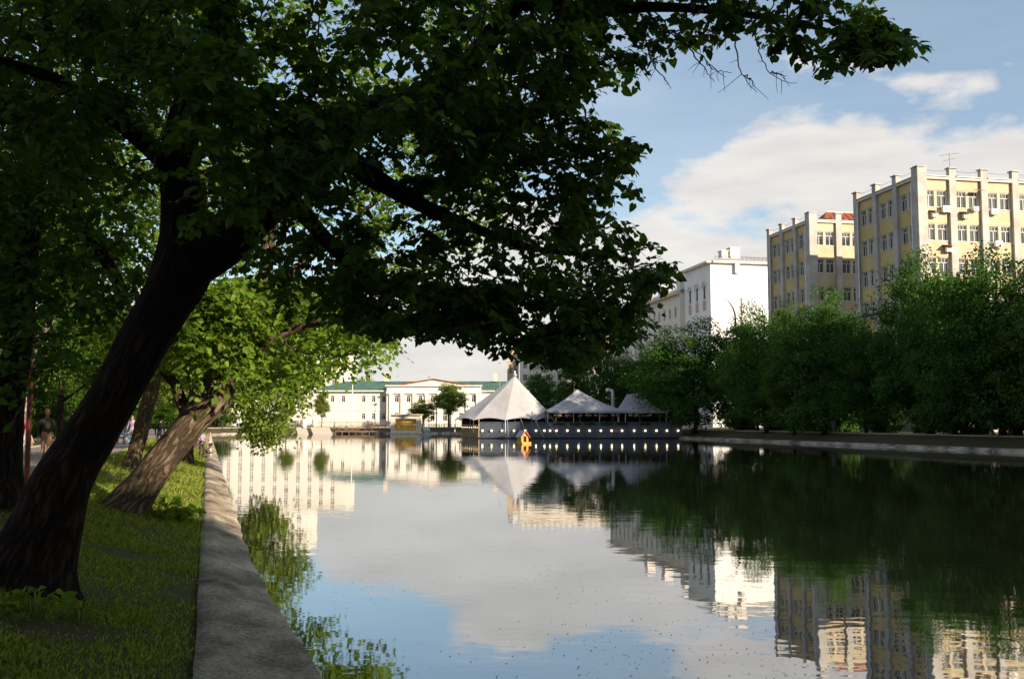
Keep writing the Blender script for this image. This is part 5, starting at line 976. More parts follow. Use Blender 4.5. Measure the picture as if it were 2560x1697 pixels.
# dark tree at the left edge of the frame, beside the path
T3 = px_path([(8, 1262, 16.8, 0.36), (15, 1180, 16.8, 0.26), (22, 1050, 16.8, 0.24), (45, 850, 16.8, 0.23), (62, 650, 16.8, 0.21), (88, 450, 16.8, 0.18), (110, 200, 16.8, 0.13), (130, -200, 16.8, 0.06)])
T3b = px_path([(62, 640, 16.8, 0.10), (-120, 520, 16.5, 0.08), (-300, 420, 16.2, 0.04)])
T3c = px_path([(320, 760, 17.4, 0.10), (265, 650, 17.3, 0.11), (210, 560, 17.1, 0.11), (120, 400, 16.9, 0.12)])
REG3 = [([(-250, 250), (250, 280), (340, 500), (330, 650), (260, 760), (120, 860), (-20, 900), (-250, 900)], 14.5, 18.5, 270), ([(-250, -300), (420, -300), (420, 280), (-250, 280)], 15, 19, 300)]
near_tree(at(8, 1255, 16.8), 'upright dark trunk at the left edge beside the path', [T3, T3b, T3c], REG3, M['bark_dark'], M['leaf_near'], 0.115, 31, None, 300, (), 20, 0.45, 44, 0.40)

# young sunlit tree leaning over the water further on
def mid_tree(name_label, trunk, limbs, regions, bark, leafm, ls, seed, rad, per, group=None, cat='tree', name='linden_tree'):
    rng = np.random.default_rng(seed); t = thing(name, trunk[0][:3], name_label, cat, group)
    link('trunk', limb_mesh([trunk], bark, 20, 0.06, 0.12), t)
    for p in limbs: link('limb', limb_mesh([p], bark, 10, 0.04, 0.2), t)
    cs = np.concatenate([sample_region(r[0], r[1], r[2], r[3], rng, 0.33, 0.5, seed + i) for i, r in enumerate(regions)]); rs = rad * rng.uniform(0.7, 1.3, len(cs))
    o = attach(dense_nodes([trunk] + limbs, 0.4), cs, rng, 0.010).build('branches', M['twig'], t, smooth=True); o['kind'] = 'stuff'
    P, k = leaf_cloud(cs, rs, per, rng, 0.75); fr = leaf_frames(len(P), nrm(P - cs[k]), rng, 0.5); o = link('crown', leaf_mesh(P, fr, ls * rng.uniform(0.7, 1.25, len(P)), DIAM, DIAM_F, leafm), t); o['kind'] = 'stuff'
    return t
T4 = px_path([(322, 1180, 35.0, 0.36), (332, 1150, 35.0, 0.28), (352, 1080, 35, 0.26), (372, 1000, 35, 0.25), (392, 930, 35, 0.24), (420, 820, 35, 0.2), (450, 650, 35, 0.14), (460, 450, 35, 0.08)])
mid_tree('linden with pale sunlit leaning trunk between the path and the lit lawn', T4, [px_path([(400, 900, 35, 0.14), (330, 780, 34, 0.1), (260, 640, 33.5, 0.05)]), px_path([(420, 820, 35, 0.13), (520, 700, 36, 0.1), (640, 560, 37, 0.05)]), px_path([(410, 860, 35, 0.13), (560, 830, 33, 0.1), (760, 840, 31, 0.07), (930, 870, 30, 0.03)])],
         [([(180, 300), (560, 250), (640, 500), (560, 700), (420, 860), (330, 850), (200, 800), (120, 600)], 31, 40, 150), ([(560, 650), (760, 650), (900, 700), (890, 790), (800, 850), (720, 880), (620, 880), (560, 820)], 27.5, 34.5, 110)], M['bark'], M['leaf_lit'], 0.16, 41, 0.75, 66)
T5 = px_path([(469, 1160, 50, 0.34), (470, 1140, 50, 0.28), (471, 1090, 50, 0.25), (475, 1040, 50, 0.24), (490, 980, 50, 0.22), (540, 920, 50, 0.18), (595, 860, 50, 0.14), (630, 780, 50, 0.08)])
mid_tree('bright green linden whose low branches hang down over the sunny bank', T5, [px_path([(540, 920, 50, 0.13), (600, 940, 48, 0.1), (660, 960, 46, 0.06), (690, 1010, 45, 0.02)]), px_path([(520, 945, 50, 0.12), (480, 860, 51, 0.08), (420, 760, 52, 0.04)])],
         [([(500, 830), (600, 800), (690, 850), (700, 930), (660, 960), (640, 1025), (585, 1015), (560, 950), (500, 930)], 45, 51, 85), ([(420, 640), (640, 640), (700, 830), (600, 860), (470, 830)], 46, 54, 80)], M['bark'], M['leaf_far'], 0.19, 43, 0.8, 80)

# generic broadleaf trees: a few grown models, each tree a thing with its own trunk, branches and crown
def grow_model(seed, H, R, r0, low, leafm, ls, ncl, per, bark, lean=(0, 0), flat=1.0):
    rng = np.random.default_rng(seed); top = np.array((lean[0], lean[1], H * 0.86)); tr = [(0, 0, -0.3, r0 * 1.5), (0, 0, 0.25, r0 * 1.1)] + [(*(top * s + rng.normal(0, 0.12, 3) * (1, 1, 0)), r0 * (1 - 0.85 * s)) for s in (0.2, 0.38, 0.55, 0.75, 1.0)]
    limbs = []
    for i in range(7):
        a = i * 2.4 + rng.uniform(-0.4, 0.4); s = rng.uniform(0.22, 0.6); b = top * s; e = R * rng.uniform(0.55, 0.85); limbs.append([(*b, r0 * 0.5 * (1 - s * 0.6)), (b[0] + e * 0.4 * math.cos(a), b[1] + e * 0.4 * math.sin(a), b[2] + H * 0.08, r0 * 0.32), (b[0] + e * math.cos(a), b[1] + e * math.sin(a), b[2] + H * rng.uniform(0.1, 0.22), r0 * 0.1)])
    zc, hz = H * (1 + low) / 2, H * (1 - low) / 2; cs = []; zmin = 0.055 * H
    while len(cs) < ncl:
        u = nrm(rng.normal(0, 1, 3)); lump = 0.82 + 0.36 * mnoise.noise(Vector(u) * 1.9 + Vector((seed, 0, 0))); rr = rng.random() ** 0.33 * lump
        p = np.array((u[0] * R * rr * (1.0 - 0.25 * max(0, u[2])), u[1] * R * rr * (1.0 - 0.25 * max(0, u[2])), zc + u[2] * hz * rr)); p[:2] += top[:2] * (p[2] / H)
        if p[2] > zmin: cs.append(p)
    cs = np.array(cs); rs = R * 0.19 * rng.uniform(0.5, 1.5, ncl); br = attach(dense_nodes([tr] + limbs, 0.5), cs, rng, 0.02)
    P, k = leaf_cloud(cs, rs, per, rng, 0.7); out = nrm(nrm(P - cs[k]) + nrm(cs[k] - np.array((0, 0, zc))) * 0.8); fr = leaf_frames(len(P), out, rng, 0.35, 0.7)
    return limb_mesh([tr], bark, 12, 0.05, 0.3), [limb_mesh([q], bark, 8, 0.03, 0.4) for q in limbs], br.mesh(M['twig'], True), leaf_mesh(P, fr, ls * rng.uniform(0.7, 1.3, len(P)), DIAM, DIAM_F, leafm)
def put_tree(model, x, y, h, label, group, rz, sc=1.0, name='broadleaf_tree', z=None, sxy=1.0):
    z = ground_z(x, y) if z is None else z
    t = thing(name, (x, y, z), label, 'tree', group, rz); t.scale = (sc * sxy, sc * sxy, sc)
    link('trunk', model[0], t, False)
    for q in model[1]: link('limb', q, t, False)
    o = link('branches', model[2], t, False); o['kind'] = 'stuff'; o = link('crown', model[3], t, False); o['kind'] = 'stuff'
    return t
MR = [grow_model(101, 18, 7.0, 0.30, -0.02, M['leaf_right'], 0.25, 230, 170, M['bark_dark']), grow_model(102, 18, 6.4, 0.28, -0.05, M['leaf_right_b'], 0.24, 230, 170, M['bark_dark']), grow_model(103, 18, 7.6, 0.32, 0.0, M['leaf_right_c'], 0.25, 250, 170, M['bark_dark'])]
def top_z(py, Y): return at(0, py, Y)[2]
# right bank, front row: (px, top py, Y, model, label)
RB = [(1738, 790, 150, 2, 'rounded dark tree beside the small pagoda tent'), (1856, 830, 142, 0, 'low bushy tree between the round tree and the ochre block'), (1915, 752, 131, 2, 'dark tree below the rear ochre block'),
      (1985, 760, 123, 1, 'dark tree between the rear ochre block and the broad tree'), (2060, 722, 117, 0, 'broad dark tree below the gap between the ochre blocks'), (2165, 785, 112, 2, 'dark tree under the corner of the nearer ochre block'), (2325, 668, 104, 2, 'tall dark tree before the sunlit end wall'),
      (2385, 715, 98, 0, 'dark tree right of the tall one before the sunlit end wall'), (2505, 625, 91, 2, 'tall dark tree at the right edge of the view'), (2660, 640, 83, 1, 'tall dark tree just beyond the right edge')]
for i, (px, py, Y, m_, lab) in enumerate(RB):
    x = at(px, 1052, Y)[0]; x = max(x, right_water(Y) + (1.6 if i == 0 else 2.6)); h = top_z(py, Y) - 1.0; put_tree(MR[m_], x, Y, h, lab, 'trees along the right bank', i * 1.9, h / (16.0 if i == 6 else 16.8 if i == 8 else 17.5), sxy=(1.3, 0.9, 0.9, 0.75, 1.0, 0.85, 0.85, 0.95, 1.0, 1.0)[i])
for i, (dx, Y, h, m_, lab) in enumerate(((12, 150, 15.5, 0, 'dark tree in the back row behind the round tree'), (13.5, 131, 12.5, 1, 'dark tree in the back row behind the low bushy tree'), (13, 113, 12.5, 0, 'dark tree in the back row below the awning frame'), (13.5, 100, 13.5, 2, 'dark tree in the back row behind the tall one'), (13, 86, 16, 1, 'dark tree in the back row by the right edge'), (14, 70, 19, 0, 'large tree out of view on the right bank'), (4, 68, 18, 2, 'waterside tree out of view on the right bank'), (14, 52, 19, 1, 'far right tree out of view on the bank'))):
    put_tree(MR[m_], right_water(Y) + dx, Y, h, lab, 'back row trees of the right bank', 0.7 + 2.1 * i, h / 16.8)
for i, (px, py, Y, m_, lab) in enumerate(((1352, 905, 172, 0, 'dark tree just right of the big tent peak'), (1435, 868, 176, 1, 'dark tree behind the middle tent'), (1530, 842, 170, 2, 'dark tree behind the flue pipe'), (1620, 830, 165, 0, 'dark tree behind the small pagoda tent'), (1690, 850, 190, 1, 'dark tree below the white corner building'))):
    h = top_z(py, Y) - 1.2; x = at(px, 1052, Y)[0]; t = put_tree(MR[m_], x, Y, h, lab, 'trees behind the tents', 0.4 + i * 1.3, h / 18.6, z=1.2 if Y > 168 else 0.9, sxy=0.9)
# left bank row
ML = [grow_model(201, 14, 4.6, 0.28, 0.22, M['leaf_far'], 0.26, 150, 120, M['bark']), grow_model(202, 13, 5.0, 0.26, 0.18, M['leaf_far'], 0.26, 150, 120, M['bark'])]
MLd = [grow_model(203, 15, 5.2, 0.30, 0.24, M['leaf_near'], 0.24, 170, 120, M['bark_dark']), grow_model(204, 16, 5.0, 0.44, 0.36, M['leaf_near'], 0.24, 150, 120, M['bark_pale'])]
for i, (d, Y, m_, sc, lab) in enumerate(((1.5, 72, 0, 0.9, 'sunlit tree on the left bank beyond the anglers'), (1.6, 96, 1, 0.9, 'sunlit tree halfway along the left bank'), (1.6, 122, 0, 0.85, 'sunlit tree far along the left bank'), (3.0, 150, 1, 0.9, 'small sunlit tree near the far left corner of the pond'), (6, 182, 0, 0.8, 'last sunlit tree on the left bank before the quay'), (13, 128, 1, 1.0, 'sunlit tree behind the far part of the left path'), (21, 150, 0, 1.1, 'sunlit tree deep behind the left path end'), (15, 172, 1, 1.0, 'sunlit tree beyond the left path end'), (30, 176, 0, 1.2, 'tall sunlit tree at the back left of the pond'), (24, 115, 1, 1.1, 'sunlit tree in the park beyond the left path'))):
    x = left_water(Y) - d / 0.956; put_tree(ML[m_], x, Y, 0, lab, 'trees along the left bank', i * 2.2, sc)
for i, (d, Y, m_, sc, lab) in enumerate(((11.5, 26, 0, 0.95, 'shady tree left of the path behind the dark trunk'), (12, 40, 0, 1.05, 'leafy tree left of the path behind the walker'), (11, 58, 1, 1.0, 'pale barked tree left of the path'), (12, 80, 0, 1.0, 'tree left of the path beyond the pale trunk'), (18, 34, 0, 1.1, 'tree in the second row left of the path'), (20, 52, 0, 1.1, 'tree deep in the park left of the path'), (11, 104, 0, 1.0, 'tree far along the left side of the path'), (25, 75, 0, 1.1, 'tree far back in the park on the left'))):
    x = left_water(Y) - d / 0.956; put_tree(MLd[m_], x, Y, 0, lab, 'trees left of the path', 0.5 + i * 1.7, sc, z=1.2)
MO = grow_model(221, 16, 5.6, 0.34, 0.40, M['leaf_near'], 0.22, 190, 120, M['bark_dark'])  # unseen trees added to keep skylight off the near bank and canopy
for i, (x, y, sc, lab) in enumerate(((-3.6, -3.4, 1.05, 'unseen linden added behind the camera to shade the near bank'), (-7.5, -9.5, 1.1, 'unseen linden added farther behind the camera for shade'), (3.4, -6.4, 1.0, 'unseen linden added behind the camera on the right for shade'), (-10.5, 1.0, 1.05, 'unseen linden added left of the camera by the path for shade'))):
    put_tree(MO, x, y, 0, lab, 'unseen lindens added for shade', 1.3 * i, sc, z=1.0)
MH = grow_model(231, 5, 3.2, 0.08, -0.2, M['leaf_right'], 0.24, 110, 90, M['bark_dark'])
for i, Y in enumerate((152, 143, 134, 126, 118, 110, 102, 95, 88, 80)):
    put_tree(MH, right_water(Y) + 10.6 + (i % 3) * 0.7, Y, 0, ('first', 'second', 'third', 'fourth', 'fifth', 'sixth', 'seventh', 'eighth', 'ninth', 'tenth')[i] + ' dark shrub from the tents behind the right bank path', 'shrubs behind the right bank path', i * 1.7, 0.8 + 0.1 * (i % 4), name='shrub', z=1.2)
MS = [grow_model(211, 6, 3.4, 0.10, -0.15, M['leaf_near'], 0.2, 110, 110, M['bark_dark'])]
for i, (d, Y, sc, lab) in enumerate(((15, 22, 0.8, 'dense shrub left of the path in the shade'), (16, 30, 0.9, 'dense shrub behind the dark left trunk'), (15.5, 38, 0.8, 'dense shrub left of the walker'), (17, 47, 1.0, 'dense shrub beyond the walker on the left'), (15, 56, 0.9, 'dense shrub beside the pale barked tree'), (16, 68, 1.0, 'dense shrub beyond the pale barked tree'), (15, 84, 1.0, 'dense shrub left of the path in the distance'), (15, 102, 1.1, 'distant dense shrub left of the path'), (15, 125, 1.2, 'far shrub mass left of the path end'), (13, 150, 1.2, 'farthest shrub left of the path end'), (26, 36, 1.3, 'tall shrub deep in the park on the left'), (27, 60, 1.4, 'tall shrub far back on the left'))):
    x = left_water(Y) - d / 0.956; put_tree(MS[0], x, Y, 0, lab, 'shrubs left of the path', i * 2.3, sc, name='shrub', z=1.2)
for i, (px, Y, sc, lab) in enumerate(((352, 168, 0.95, 'sunlit tree seen between the dark trunk and the pale trunk'), (398, 186, 0.9, 'far sunlit tree seen between the leaning trunks'), (436, 202, 0.9, 'farthest sunlit tree left of the pond corner'), (505, 212, 0.75, 'small sunlit tree beyond the pond corner'))):
    put_tree(ML[i % 2], at(px, 1052, Y)[0], Y, 0, lab, 'trees beyond the left pond corner', 0.9 * i, sc, z=1.2, sxy=1.2); put_tree(MS[0], at(px + 18, 1052, Y)[0], Y + 4, 0, lab.replace('tree', 'shrub'), 'shrubs beyond the left pond corner', 1.9 * i, 1.0, name='shrub', z=1.2, sxy=1.5)
# young trees on the far quay and one behind the green roof
for i, (px, py, Y, m_, sxy, lab) in enumerate(((804, 972, 214, 0, 0.75, 'young slender tree on the far quay in front of the house corner'), (1056, 990, 218, 1, 1.5, 'small spreading tree in front of the portico'), (1122, 948, 220, 0, 1.3, 'taller light green tree hiding the right half of the portico'), (912, 932, 262, 1, 1.3, 'rounded tree top showing above the green roof'), (716, 985, 200, 0, 1.0, 'small bright tree at the left end of the quay'), (1180, 1010, 214, 1, 1.0, 'dark green shrub tree beside the big tent'))):
    h = top_z(py, Y) - 1.2; x = at(px, 1052, Y)[0]; put_tree(ML[m_], x, Y, h, lab, 'trees at the far shore', i * 1.1, h / 14.2, z=1.2, sxy=sxy)
# bare tree by the white building
def bare_tree():
    rng = np.random.default_rng(77); Y = 168.0; tr = px_path([(1850, 1060, Y, 0.3), (1846, 900, Y, 0.22), (1840, 820, Y, 0.17), (1832, 770, Y, 0.12), (1815, 748, Y, 0.06), (1795, 742, Y, 0.03)]); tr[0] = (*tr[0][:2], 1.1, 0.3); t = thing('bare_tree', tr[0][:3], 'bare dead tree in front of the white corner building', 'tree'); link('trunk', limb_mesh([tr], M['bark'], 10, 0.03, 0.3), t)
    tg = np.array([at(x, y, Y + rng.uniform(-1, 1)) for x, y in ((1800, 762), (1806, 778), (1860, 768), (1870, 800), (1865, 830), (1790, 735), (1810, 735), (1822, 742), (1800, 820), (1815, 835), (1868, 765), (1780, 745))]); attach(dense_nodes([tr], 0.5), tg, rng, 0.02).build('branches', M['bark'], t, smooth=True)
bare_tree()

# ------------------------------------------------------------------ grass, weeds, floating specks
def grass():
    rng = np.random.default_rng(3); Ps = []; hs = []
    for y0, y1, n, h in ((5.5, 10, 34000, 0.042), (10, 18, 42000, 0.05), (18, 30, 30000, 0.075), (30, 62, 26000, 0.11), (62, 190, 30000, 0.2)):
        y = rng.uniform(y0, y1, n); d = 0.90 + 3.52 * rng.random(n); e = 0.40 * np.exp(-((y - 7) / 7.5) ** 2); x = np.array([left_water(v) for v in y]) - (d + e) / 0.956
        cl = np.array([mnoise.noise(Vector((a * 0.8, b * 0.8, 0))) for a, b in zip(x, y)]); k = rng.random(n) < 0.8 + 1.0 * cl; x, y, d = x[k], y[k], d[k]; Ps.append(np.stack((x, y, np.array([bank_z(v) for v in d]) - 0.02), 1)); hs.append(h * rng.uniform(0.5, 1.5, k.sum()) * (1 + 0.8 * cl[k]))
    P = np.concatenate(Ps); h = np.concatenate(hs); n = len(P); a = rng.uniform(0, 2 * math.pi, n); w = 0.005 + 0.08 * h; s = np.stack((np.cos(a), np.sin(a), 0 * a), 1) * w[:, None]; lean = rng.normal(0, 0.45, (n, 3)) * h[:, None]; lean[:, 2] = 0
    up = np.zeros((n, 3)); up[:, 2] = h; V = np.stack((P - s, P + s, P + s * 0.6 + up * 0.6 + lean * 0.35, P + up + lean), 1).reshape(-1, 3)
    o = link('lawn_grass', new_mesh(V, np.arange(4 * n).reshape(-1, 4), M['grass'])); tag(o, 'short green grass on the sloping left bank', 'grass', kind='stuff')
grass()
def weed(px, py, z, n, spread, size, label, seed):
    rng = np.random.default_rng(seed); c = gnd(px, py, z); c[2] = z - 0.02; t = thing('weed_plant', c, label, 'plant', None); st = MB(); Pv = []
    for i in range(n):
        a = rng.uniform(0, 2 * math.pi); r = spread * rng.random() ** 0.6; h = rng.uniform(0.10, 0.5) * (1.25 - r / spread) * min(1.0, spread / 0.7); e = c + np.array((r * math.cos(a), r * math.sin(a), h)); st.tube([c + np.array((r * 0.4 * math.cos(a), r * 0.4 * math.sin(a), 0)), c + (e - c) * 0.6 + Z3 * 0.05, e], [0.008, 0.006, 0.004], 4); Pv.append(e)
    Pv = np.array(Pv); out = nrm((Pv - c) * (1, 1, 0.2)); fr = leaf_frames(n, out * 1.6, rng, 0.25, 0.3); sz = size * rng.uniform(0.6, 1.2, n)
    st.build('stem', M['grass'], t); lm = new_mesh(HEART * (1.0, 0.9, 1.2), [tuple(int(q) for q in f) for f in HEART_F], M['leaf_lit'])
    for i in range(n):
        o = bpy.data.objects.new('leaf', lm); C.objects.link(o); o.parent = t; o.matrix_parent_inverse = Matrix.Translation(-Vector(t.location)); s_, t_, n_ = (f[i] for f in fr); z_ = sz[i]
        o.matrix_basis = Matrix(((s_[0] * z_, t_[0] * z_, n_[0] * z_, Pv[i][0]), (s_[1] * z_, t_[1] * z_, n_[1] * z_, Pv[i][1]), (s_[2] * z_, t_[2] * z_, n_[2] * z_, Pv[i][2]), (0, 0, 0, 1)))
weed(395, 1290, 0.52, 90, 0.85, 0.20, 'broad-leaved weed clump at the foot of the sunlit leaning tree', 1)
weed(445, 1292, 0.45, 40, 0.45, 0.17, 'smaller weed clump reaching towards the concrete ledge', 2)
weed(90, 1530, 0.72, 40, 0.42, 0.12, 'dark weed clump at the foot of the big dark tree', 3)
weed(205, 1545, 0.6, 22, 0.3, 0.07, 'small weed tuft right of the big dark trunk', 4)
def specks():
    rng = np.random.default_rng(9); n = 7500; y = 6 + 60 * rng.random(n) ** 1.7; x = rng.uniform(-0.2, 0.55, n) * y; cl = np.array([mnoise.noise(Vector((a * 0.22, b * 0.22, 5))) for a, b in zip(x, y)]); k = (rng.random(n) < 0.12 + 2.0 * cl) & (x > np.array([left_water(v) for v in y]) + 0.1); x, y = x[k], y[k]; n = len(x)
    a = rng.uniform(0, 2 * math.pi, n); s = rng.uniform(0.006, 0.02, n); c, d = np.cos(a) * s, np.sin(a) * s; P = np.stack((x, y, np.full(n, 0.004)), 1); o1 = np.stack((c, d, 0 * c), 1); o2 = np.stack((-d, c, 0 * c), 1) * 0.6
    V = np.stack((P - o1, P - o2, P + o1, P + o2), 1).reshape(-1, 3); o = link('floating_specks', new_mesh(V, np.arange(4 * n).reshape(-1, 4), M['bloom'])); tag(o, 'fine dark specks of blossom floating on the near water', 'debris', kind='stuff')
specks()

# post beside the path
p = gnd(66, 1216, 1.22); t = thing('steel_post', (p[0], p[1], 1.2), 'slim dark red steel post beside the path at left', 'post'); m_ = MB(); m_.tube([p - Z3 * 0.1, p + Z3 * 3.6], 0.055, 10); m_.build('shaft', M['post_red'], t); m_ = MB(); m_.lathe(p - Z3 * 0.02, [(0.11, 0), (0.11, 0.05), (0.07, 0.1)], 10); m_.build('base_plate', M['post_red'], t); m_ = MB(); m_.lathe(p + Z3 * 3.55, [(0.06, 0), (0.2, 0.1), (0.2, 0.5), (0.05, 0.65)], 8); m_.build('lantern', M['trim'], t)

# ------------------------------------------------------------------ people
PM = {}
def pmat(c, r=0.8):
    k = tuple(round(x, 3) for x in c)
    if k not in PM: PM[k] = mat('cloth_%d' % len(PM), c, r, var=0.12, scale=9)
    return PM[k]
SKIN = (0.46, 0.27, 0.18)
def person(pos, h, face, label, pose, top, legs, hair, shoes=(0.05, 0.045, 0.04), sleeves=True, bare_legs=False, group=None, tr_w=1.0, z=None, cap=None):
    """one continuous skinned figure; face = direction it looks (radians from +x)"""
    x, y = pos[0], pos[1]; z = ground_z(x, y) if z is None else z; t = thing('person', (x, y, z), label, 'person', group, face); s = h / 1.75
    J = {}; Ed = []; R = {}
    def j(n, p, r, par=None, zone='top'): J[n] = (np.array(p, float) * s, r * s, zone); Ed.append((par, n, zone)) if par else None
    lean = 0.0
    if pose == 'crouch':
        j('pelvis', (0, 0, 0.28), 0.15, None, 'legs'); j('waist', (0.05, 0, 0.42), 0.14, 'pelvis', 'top'); j('chest', (0.20, 0, 0.60), 0.155, 'waist'); j('neckb', (0.30, 0, 0.74), 0.075, 'chest'); hd = np.array((0.40, 0, 0.86))
        hips = [((0, sd * 0.10, 0.27), (0.34, sd * 0.16, 0.47), (0.16, sd * 0.13, 0.09), (0.34, sd * 0.14, 0.04)) for sd in (-1, 1)]; arms = [((0.24, sd * 0.19, 0.66), (0.34, sd * 0.24, 0.48), (0.52, sd * 0.12, 0.46)) for sd in (-1, 1)]
    elif pose == 'sit':
        j('pelvis', (0, 0, 0.50), 0.15, None, 'legs'); j('waist', (-0.02, 0, 0.66), 0.13, 'pelvis', 'top'); j('chest', (-0.02, 0, 0.88), 0.155, 'waist'); j('neckb', (0.0, 0, 1.05), 0.075, 'chest'); hd = np.array((0.05, 0, 1.19))
        hips = [((0.02, sd * 0.10, 0.49), (0.44, sd * 0.12, 0.50), (0.46, sd * 0.12, 0.09), (0.64, sd * 0.13, 0.04)) for sd in (-1, 1)]; arms = [((0, sd * 0.19, 0.97), (0.06, sd * 0.25, 0.72), (0.28, sd * 0.16, 0.60)) for sd in (-1, 1)]
    else:
        st = 0.20 if pose == 'walk' else 0.03
        j('pelvis', (0, 0, 0.93), 0.145 * tr_w, None, 'legs'); j('waist', (0, 0, 1.08), 0.125 * tr_w, 'pelvis', 'top'); j('chest', (0.01, 0, 1.30), 0.150 * tr_w, 'waist'); j('neckb', (0.01, 0, 1.46), 0.075, 'chest'); hd = np.array((0.04, 0, 1.615))
        hips = [((0, sd * 0.09, 0.90), (0.03 + sd * st * 0.6, sd * 0.10, 0.50), (sd * st * 1.1 - 0.05, sd * 0.10, 0.09 + (0.05 if sd < 0 and pose == 'walk' else 0)), (sd * st * 1.1 + 0.13, sd * 0.12, 0.04)) for sd in (-1, 1)]
        arms = [((0, sd * 0.185, 1.39), (-sd * st * 0.45 - 0.02, sd * 0.25, 1.12), (-sd * st * 0.8 + 0.10, sd * 0.24, 0.88)) for sd in (-1, 1)]
        if pose == 'gesture': arms = [((0, sd * 0.185, 1.39), (0.04, sd * 0.25, 1.13), (0.27, sd * 0.10, 1.10)) for sd in (-1, 1)]
    j('neck', tuple(hd * (1, 1, 1) - np.array((0.02, 0, 0.09))), 0.058, 'neckb', 'skin'); j('head0', tuple(hd - np.array((0, 0, 0.02))), 0.083, 'neck', 'skin'); j('head1', tuple(hd + np.array((0.0, 0, 0.055))), 0.090, 'head0', 'skin'); j('head2', tuple(hd + np.array((-0.005, 0, 0.115))), 0.060, 'head1', 'skin')
    for q, sd in enumerate((-1, 1)):
        a, b, c, d = hips[q]; lz = 'skin' if bare_legs else 'legs'; j('hip%d' % q, a, 0.098 * tr_w, 'pelvis', 'legs'); j('knee%d' % q, b, 0.068, 'hip%d' % q, 'legs'); j('ankle%d' % q, c, 0.048, 'knee%d' % q, lz); j('toe%d' % q, d, 0.040, 'ankle%d' % q, 'shoes')
        a, b, c = map(np.array, arms[q]); j('sh%d' % q, a, 0.070, 'chest', 'top'); j('el%d' % q, b, 0.050, 'sh%d' % q, 'top'); j('wr%d' % q, c, 0.034, 'el%d' % q, 'top' if sleeves else 'skin')
        dr = nrm(c - b); sdv = nrm(np.cross(dr, (0.2, 0.9 * sd, 0.3))); j('pm%d' % q, c + dr * 0.07, 0.036, 'wr%d' % q, 'skin')
        for fi in range(4):
            o = sdv * (fi - 1.5) * 0.019; j('f%d%da' % (q, fi), c + dr * 0.10 + o, 0.0095, 'pm%d' % q, 'skin'); j('f%d%db' % (q, fi), c + dr * (0.150 + 0.012 * (fi in (1, 2))) + o + np.array((0.012, 0, -0.01)), 0.0085, 'f%d%da' % (q, fi), 'skin')
        j('th%da' % q, c + dr * 0.055 + sdv * 0.045, 0.011, 'pm%d' % q, 'skin'); j('th%db' % q, c + dr * 0.095 + sdv * 0.055, 0.0095, 'th%da' % q, 'skin')
    names = list(J); ix = {n: i for i, n in enumerate(names)}; me = bpy.data.meshes.new('body'); me.from_pydata([tuple(J[n][0]) for n in names], [(ix[a], ix[b]) for a, b, _ in Ed], []); ob = bpy.data.objects.new('tmp', me); C.objects.link(ob)
    sk = ob.modifiers.new('skin', 'SKIN'); sk.branch_smoothing = 0.3
    for i, n in enumerate(names):
        r = J[n][1]; v = me.skin_vertices[0].data[i]; wide = n in ('chest', 'waist', 'pelvis'); v.radius = (r, r * (0.82 if wide else 1)); v.use_root = (n == 'pelvis')
    sb = ob.modifiers.new('sub', 'SUBSURF'); sb.levels = 1; sb.render_levels = 1
    dg = bpy.context.evaluated_depsgraph_get(); bm_ = bpy.data.meshes.new_from_object(ob.evaluated_get(dg)); bpy.data.objects.remove(ob)
    bm_.materials.clear(); zones = {'top': 0, 'legs': 1, 'skin': 2, 'shoes': 3}
    for c in (top, legs, SKIN, shoes): bm_.materials.append(pmat(c))
    A = np.array([J[a][0] for a, b, _ in Ed]); B = np.array([J[b][0] for a, b, _ in Ed]); rr = np.array([max(J[a][1], J[b][1]) for a, b, _ in Ed]); zn = np.array([zones[q] for _, _, q in Ed])
    cen_ = np.array([p.center for p in bm_.polygons]); ab = B - A; tt = np.clip(((cen_[:, None] - A) * ab).sum(2) / np.maximum((ab * ab).sum(1), 1e-9), 0, 1); dist = np.linalg.norm(cen_[:, None] - (A + tt[..., None] * ab), axis=2) / np.maximum(rr, 0.03)
    bm_.polygons.foreach_set('material_index', zn[dist.argmin(1)].astype(np.int32)); bm_.polygons.foreach_set('use_smooth', np.ones(len(bm_.polygons), bool)); bm_.update()
    link('body', bm_, t, False)
    # hair or cap, and a small nose and ears
    H0 = hd * s; m_ = MB(); prof = [(0.0, 0.175), (0.05, 0.165), (0.085, 0.125), (0.103, 0.07), (0.104, 0.02), (0.09, -0.035)]; V = []; sg = 14
    for r, zz in prof:
        for k in range(sg):
            a = 2 * math.pi * k / sg; ca = math.cos(a); zz2 = zz + (0.075 if ca > 0.35 and zz < 0.08 else 0); V.append((H0[0] + s * (r * ca * 1.02 - 0.012), H0[1] + s * r * math.sin(a) * 0.95, H0[2] + s * zz2))
    m_.add(V, [(i * sg + k, (i + 1) * sg + k, (i + 1) * sg + (k + 1) % sg, i * sg + (k + 1) % sg) for i in range(len(prof) - 1) for k in range(sg)])
    if cap: m_.prism([(H0[0] + s * (0.06 + 0.10 * math.cos(a)), H0[1] + s * 0.085 * math.sin(a), H0[2] + s * 0.085) for a in np.linspace(-1.5, 1.5, 7)], (0, 0, 0.012))
    m_.build('cap' if cap else 'hair', pmat(cap or hair), t, True, False)
    m_ = MB(); m_.add([(H0[0] + s * 0.085, H0[1] - s * 0.014, H0[2] + s * 0.0), (H0[0] + s * 0.085, H0[1] + s * 0.014, H0[2] + s * 0.0), (H0[0] + s * 0.115, H0[1], H0[2] + s * 0.005), (H0[0] + s * 0.088, H0[1], H0[2] + s * 0.05)], [(0, 2, 1), (0, 3, 2), (1, 2, 3)])
    for sd in (-1, 1): m_.box((H0[0], H0[1] + sd * s * 0.09, H0[2] + s * 0.02), (s * 0.03, s * 0.016, s * 0.05))
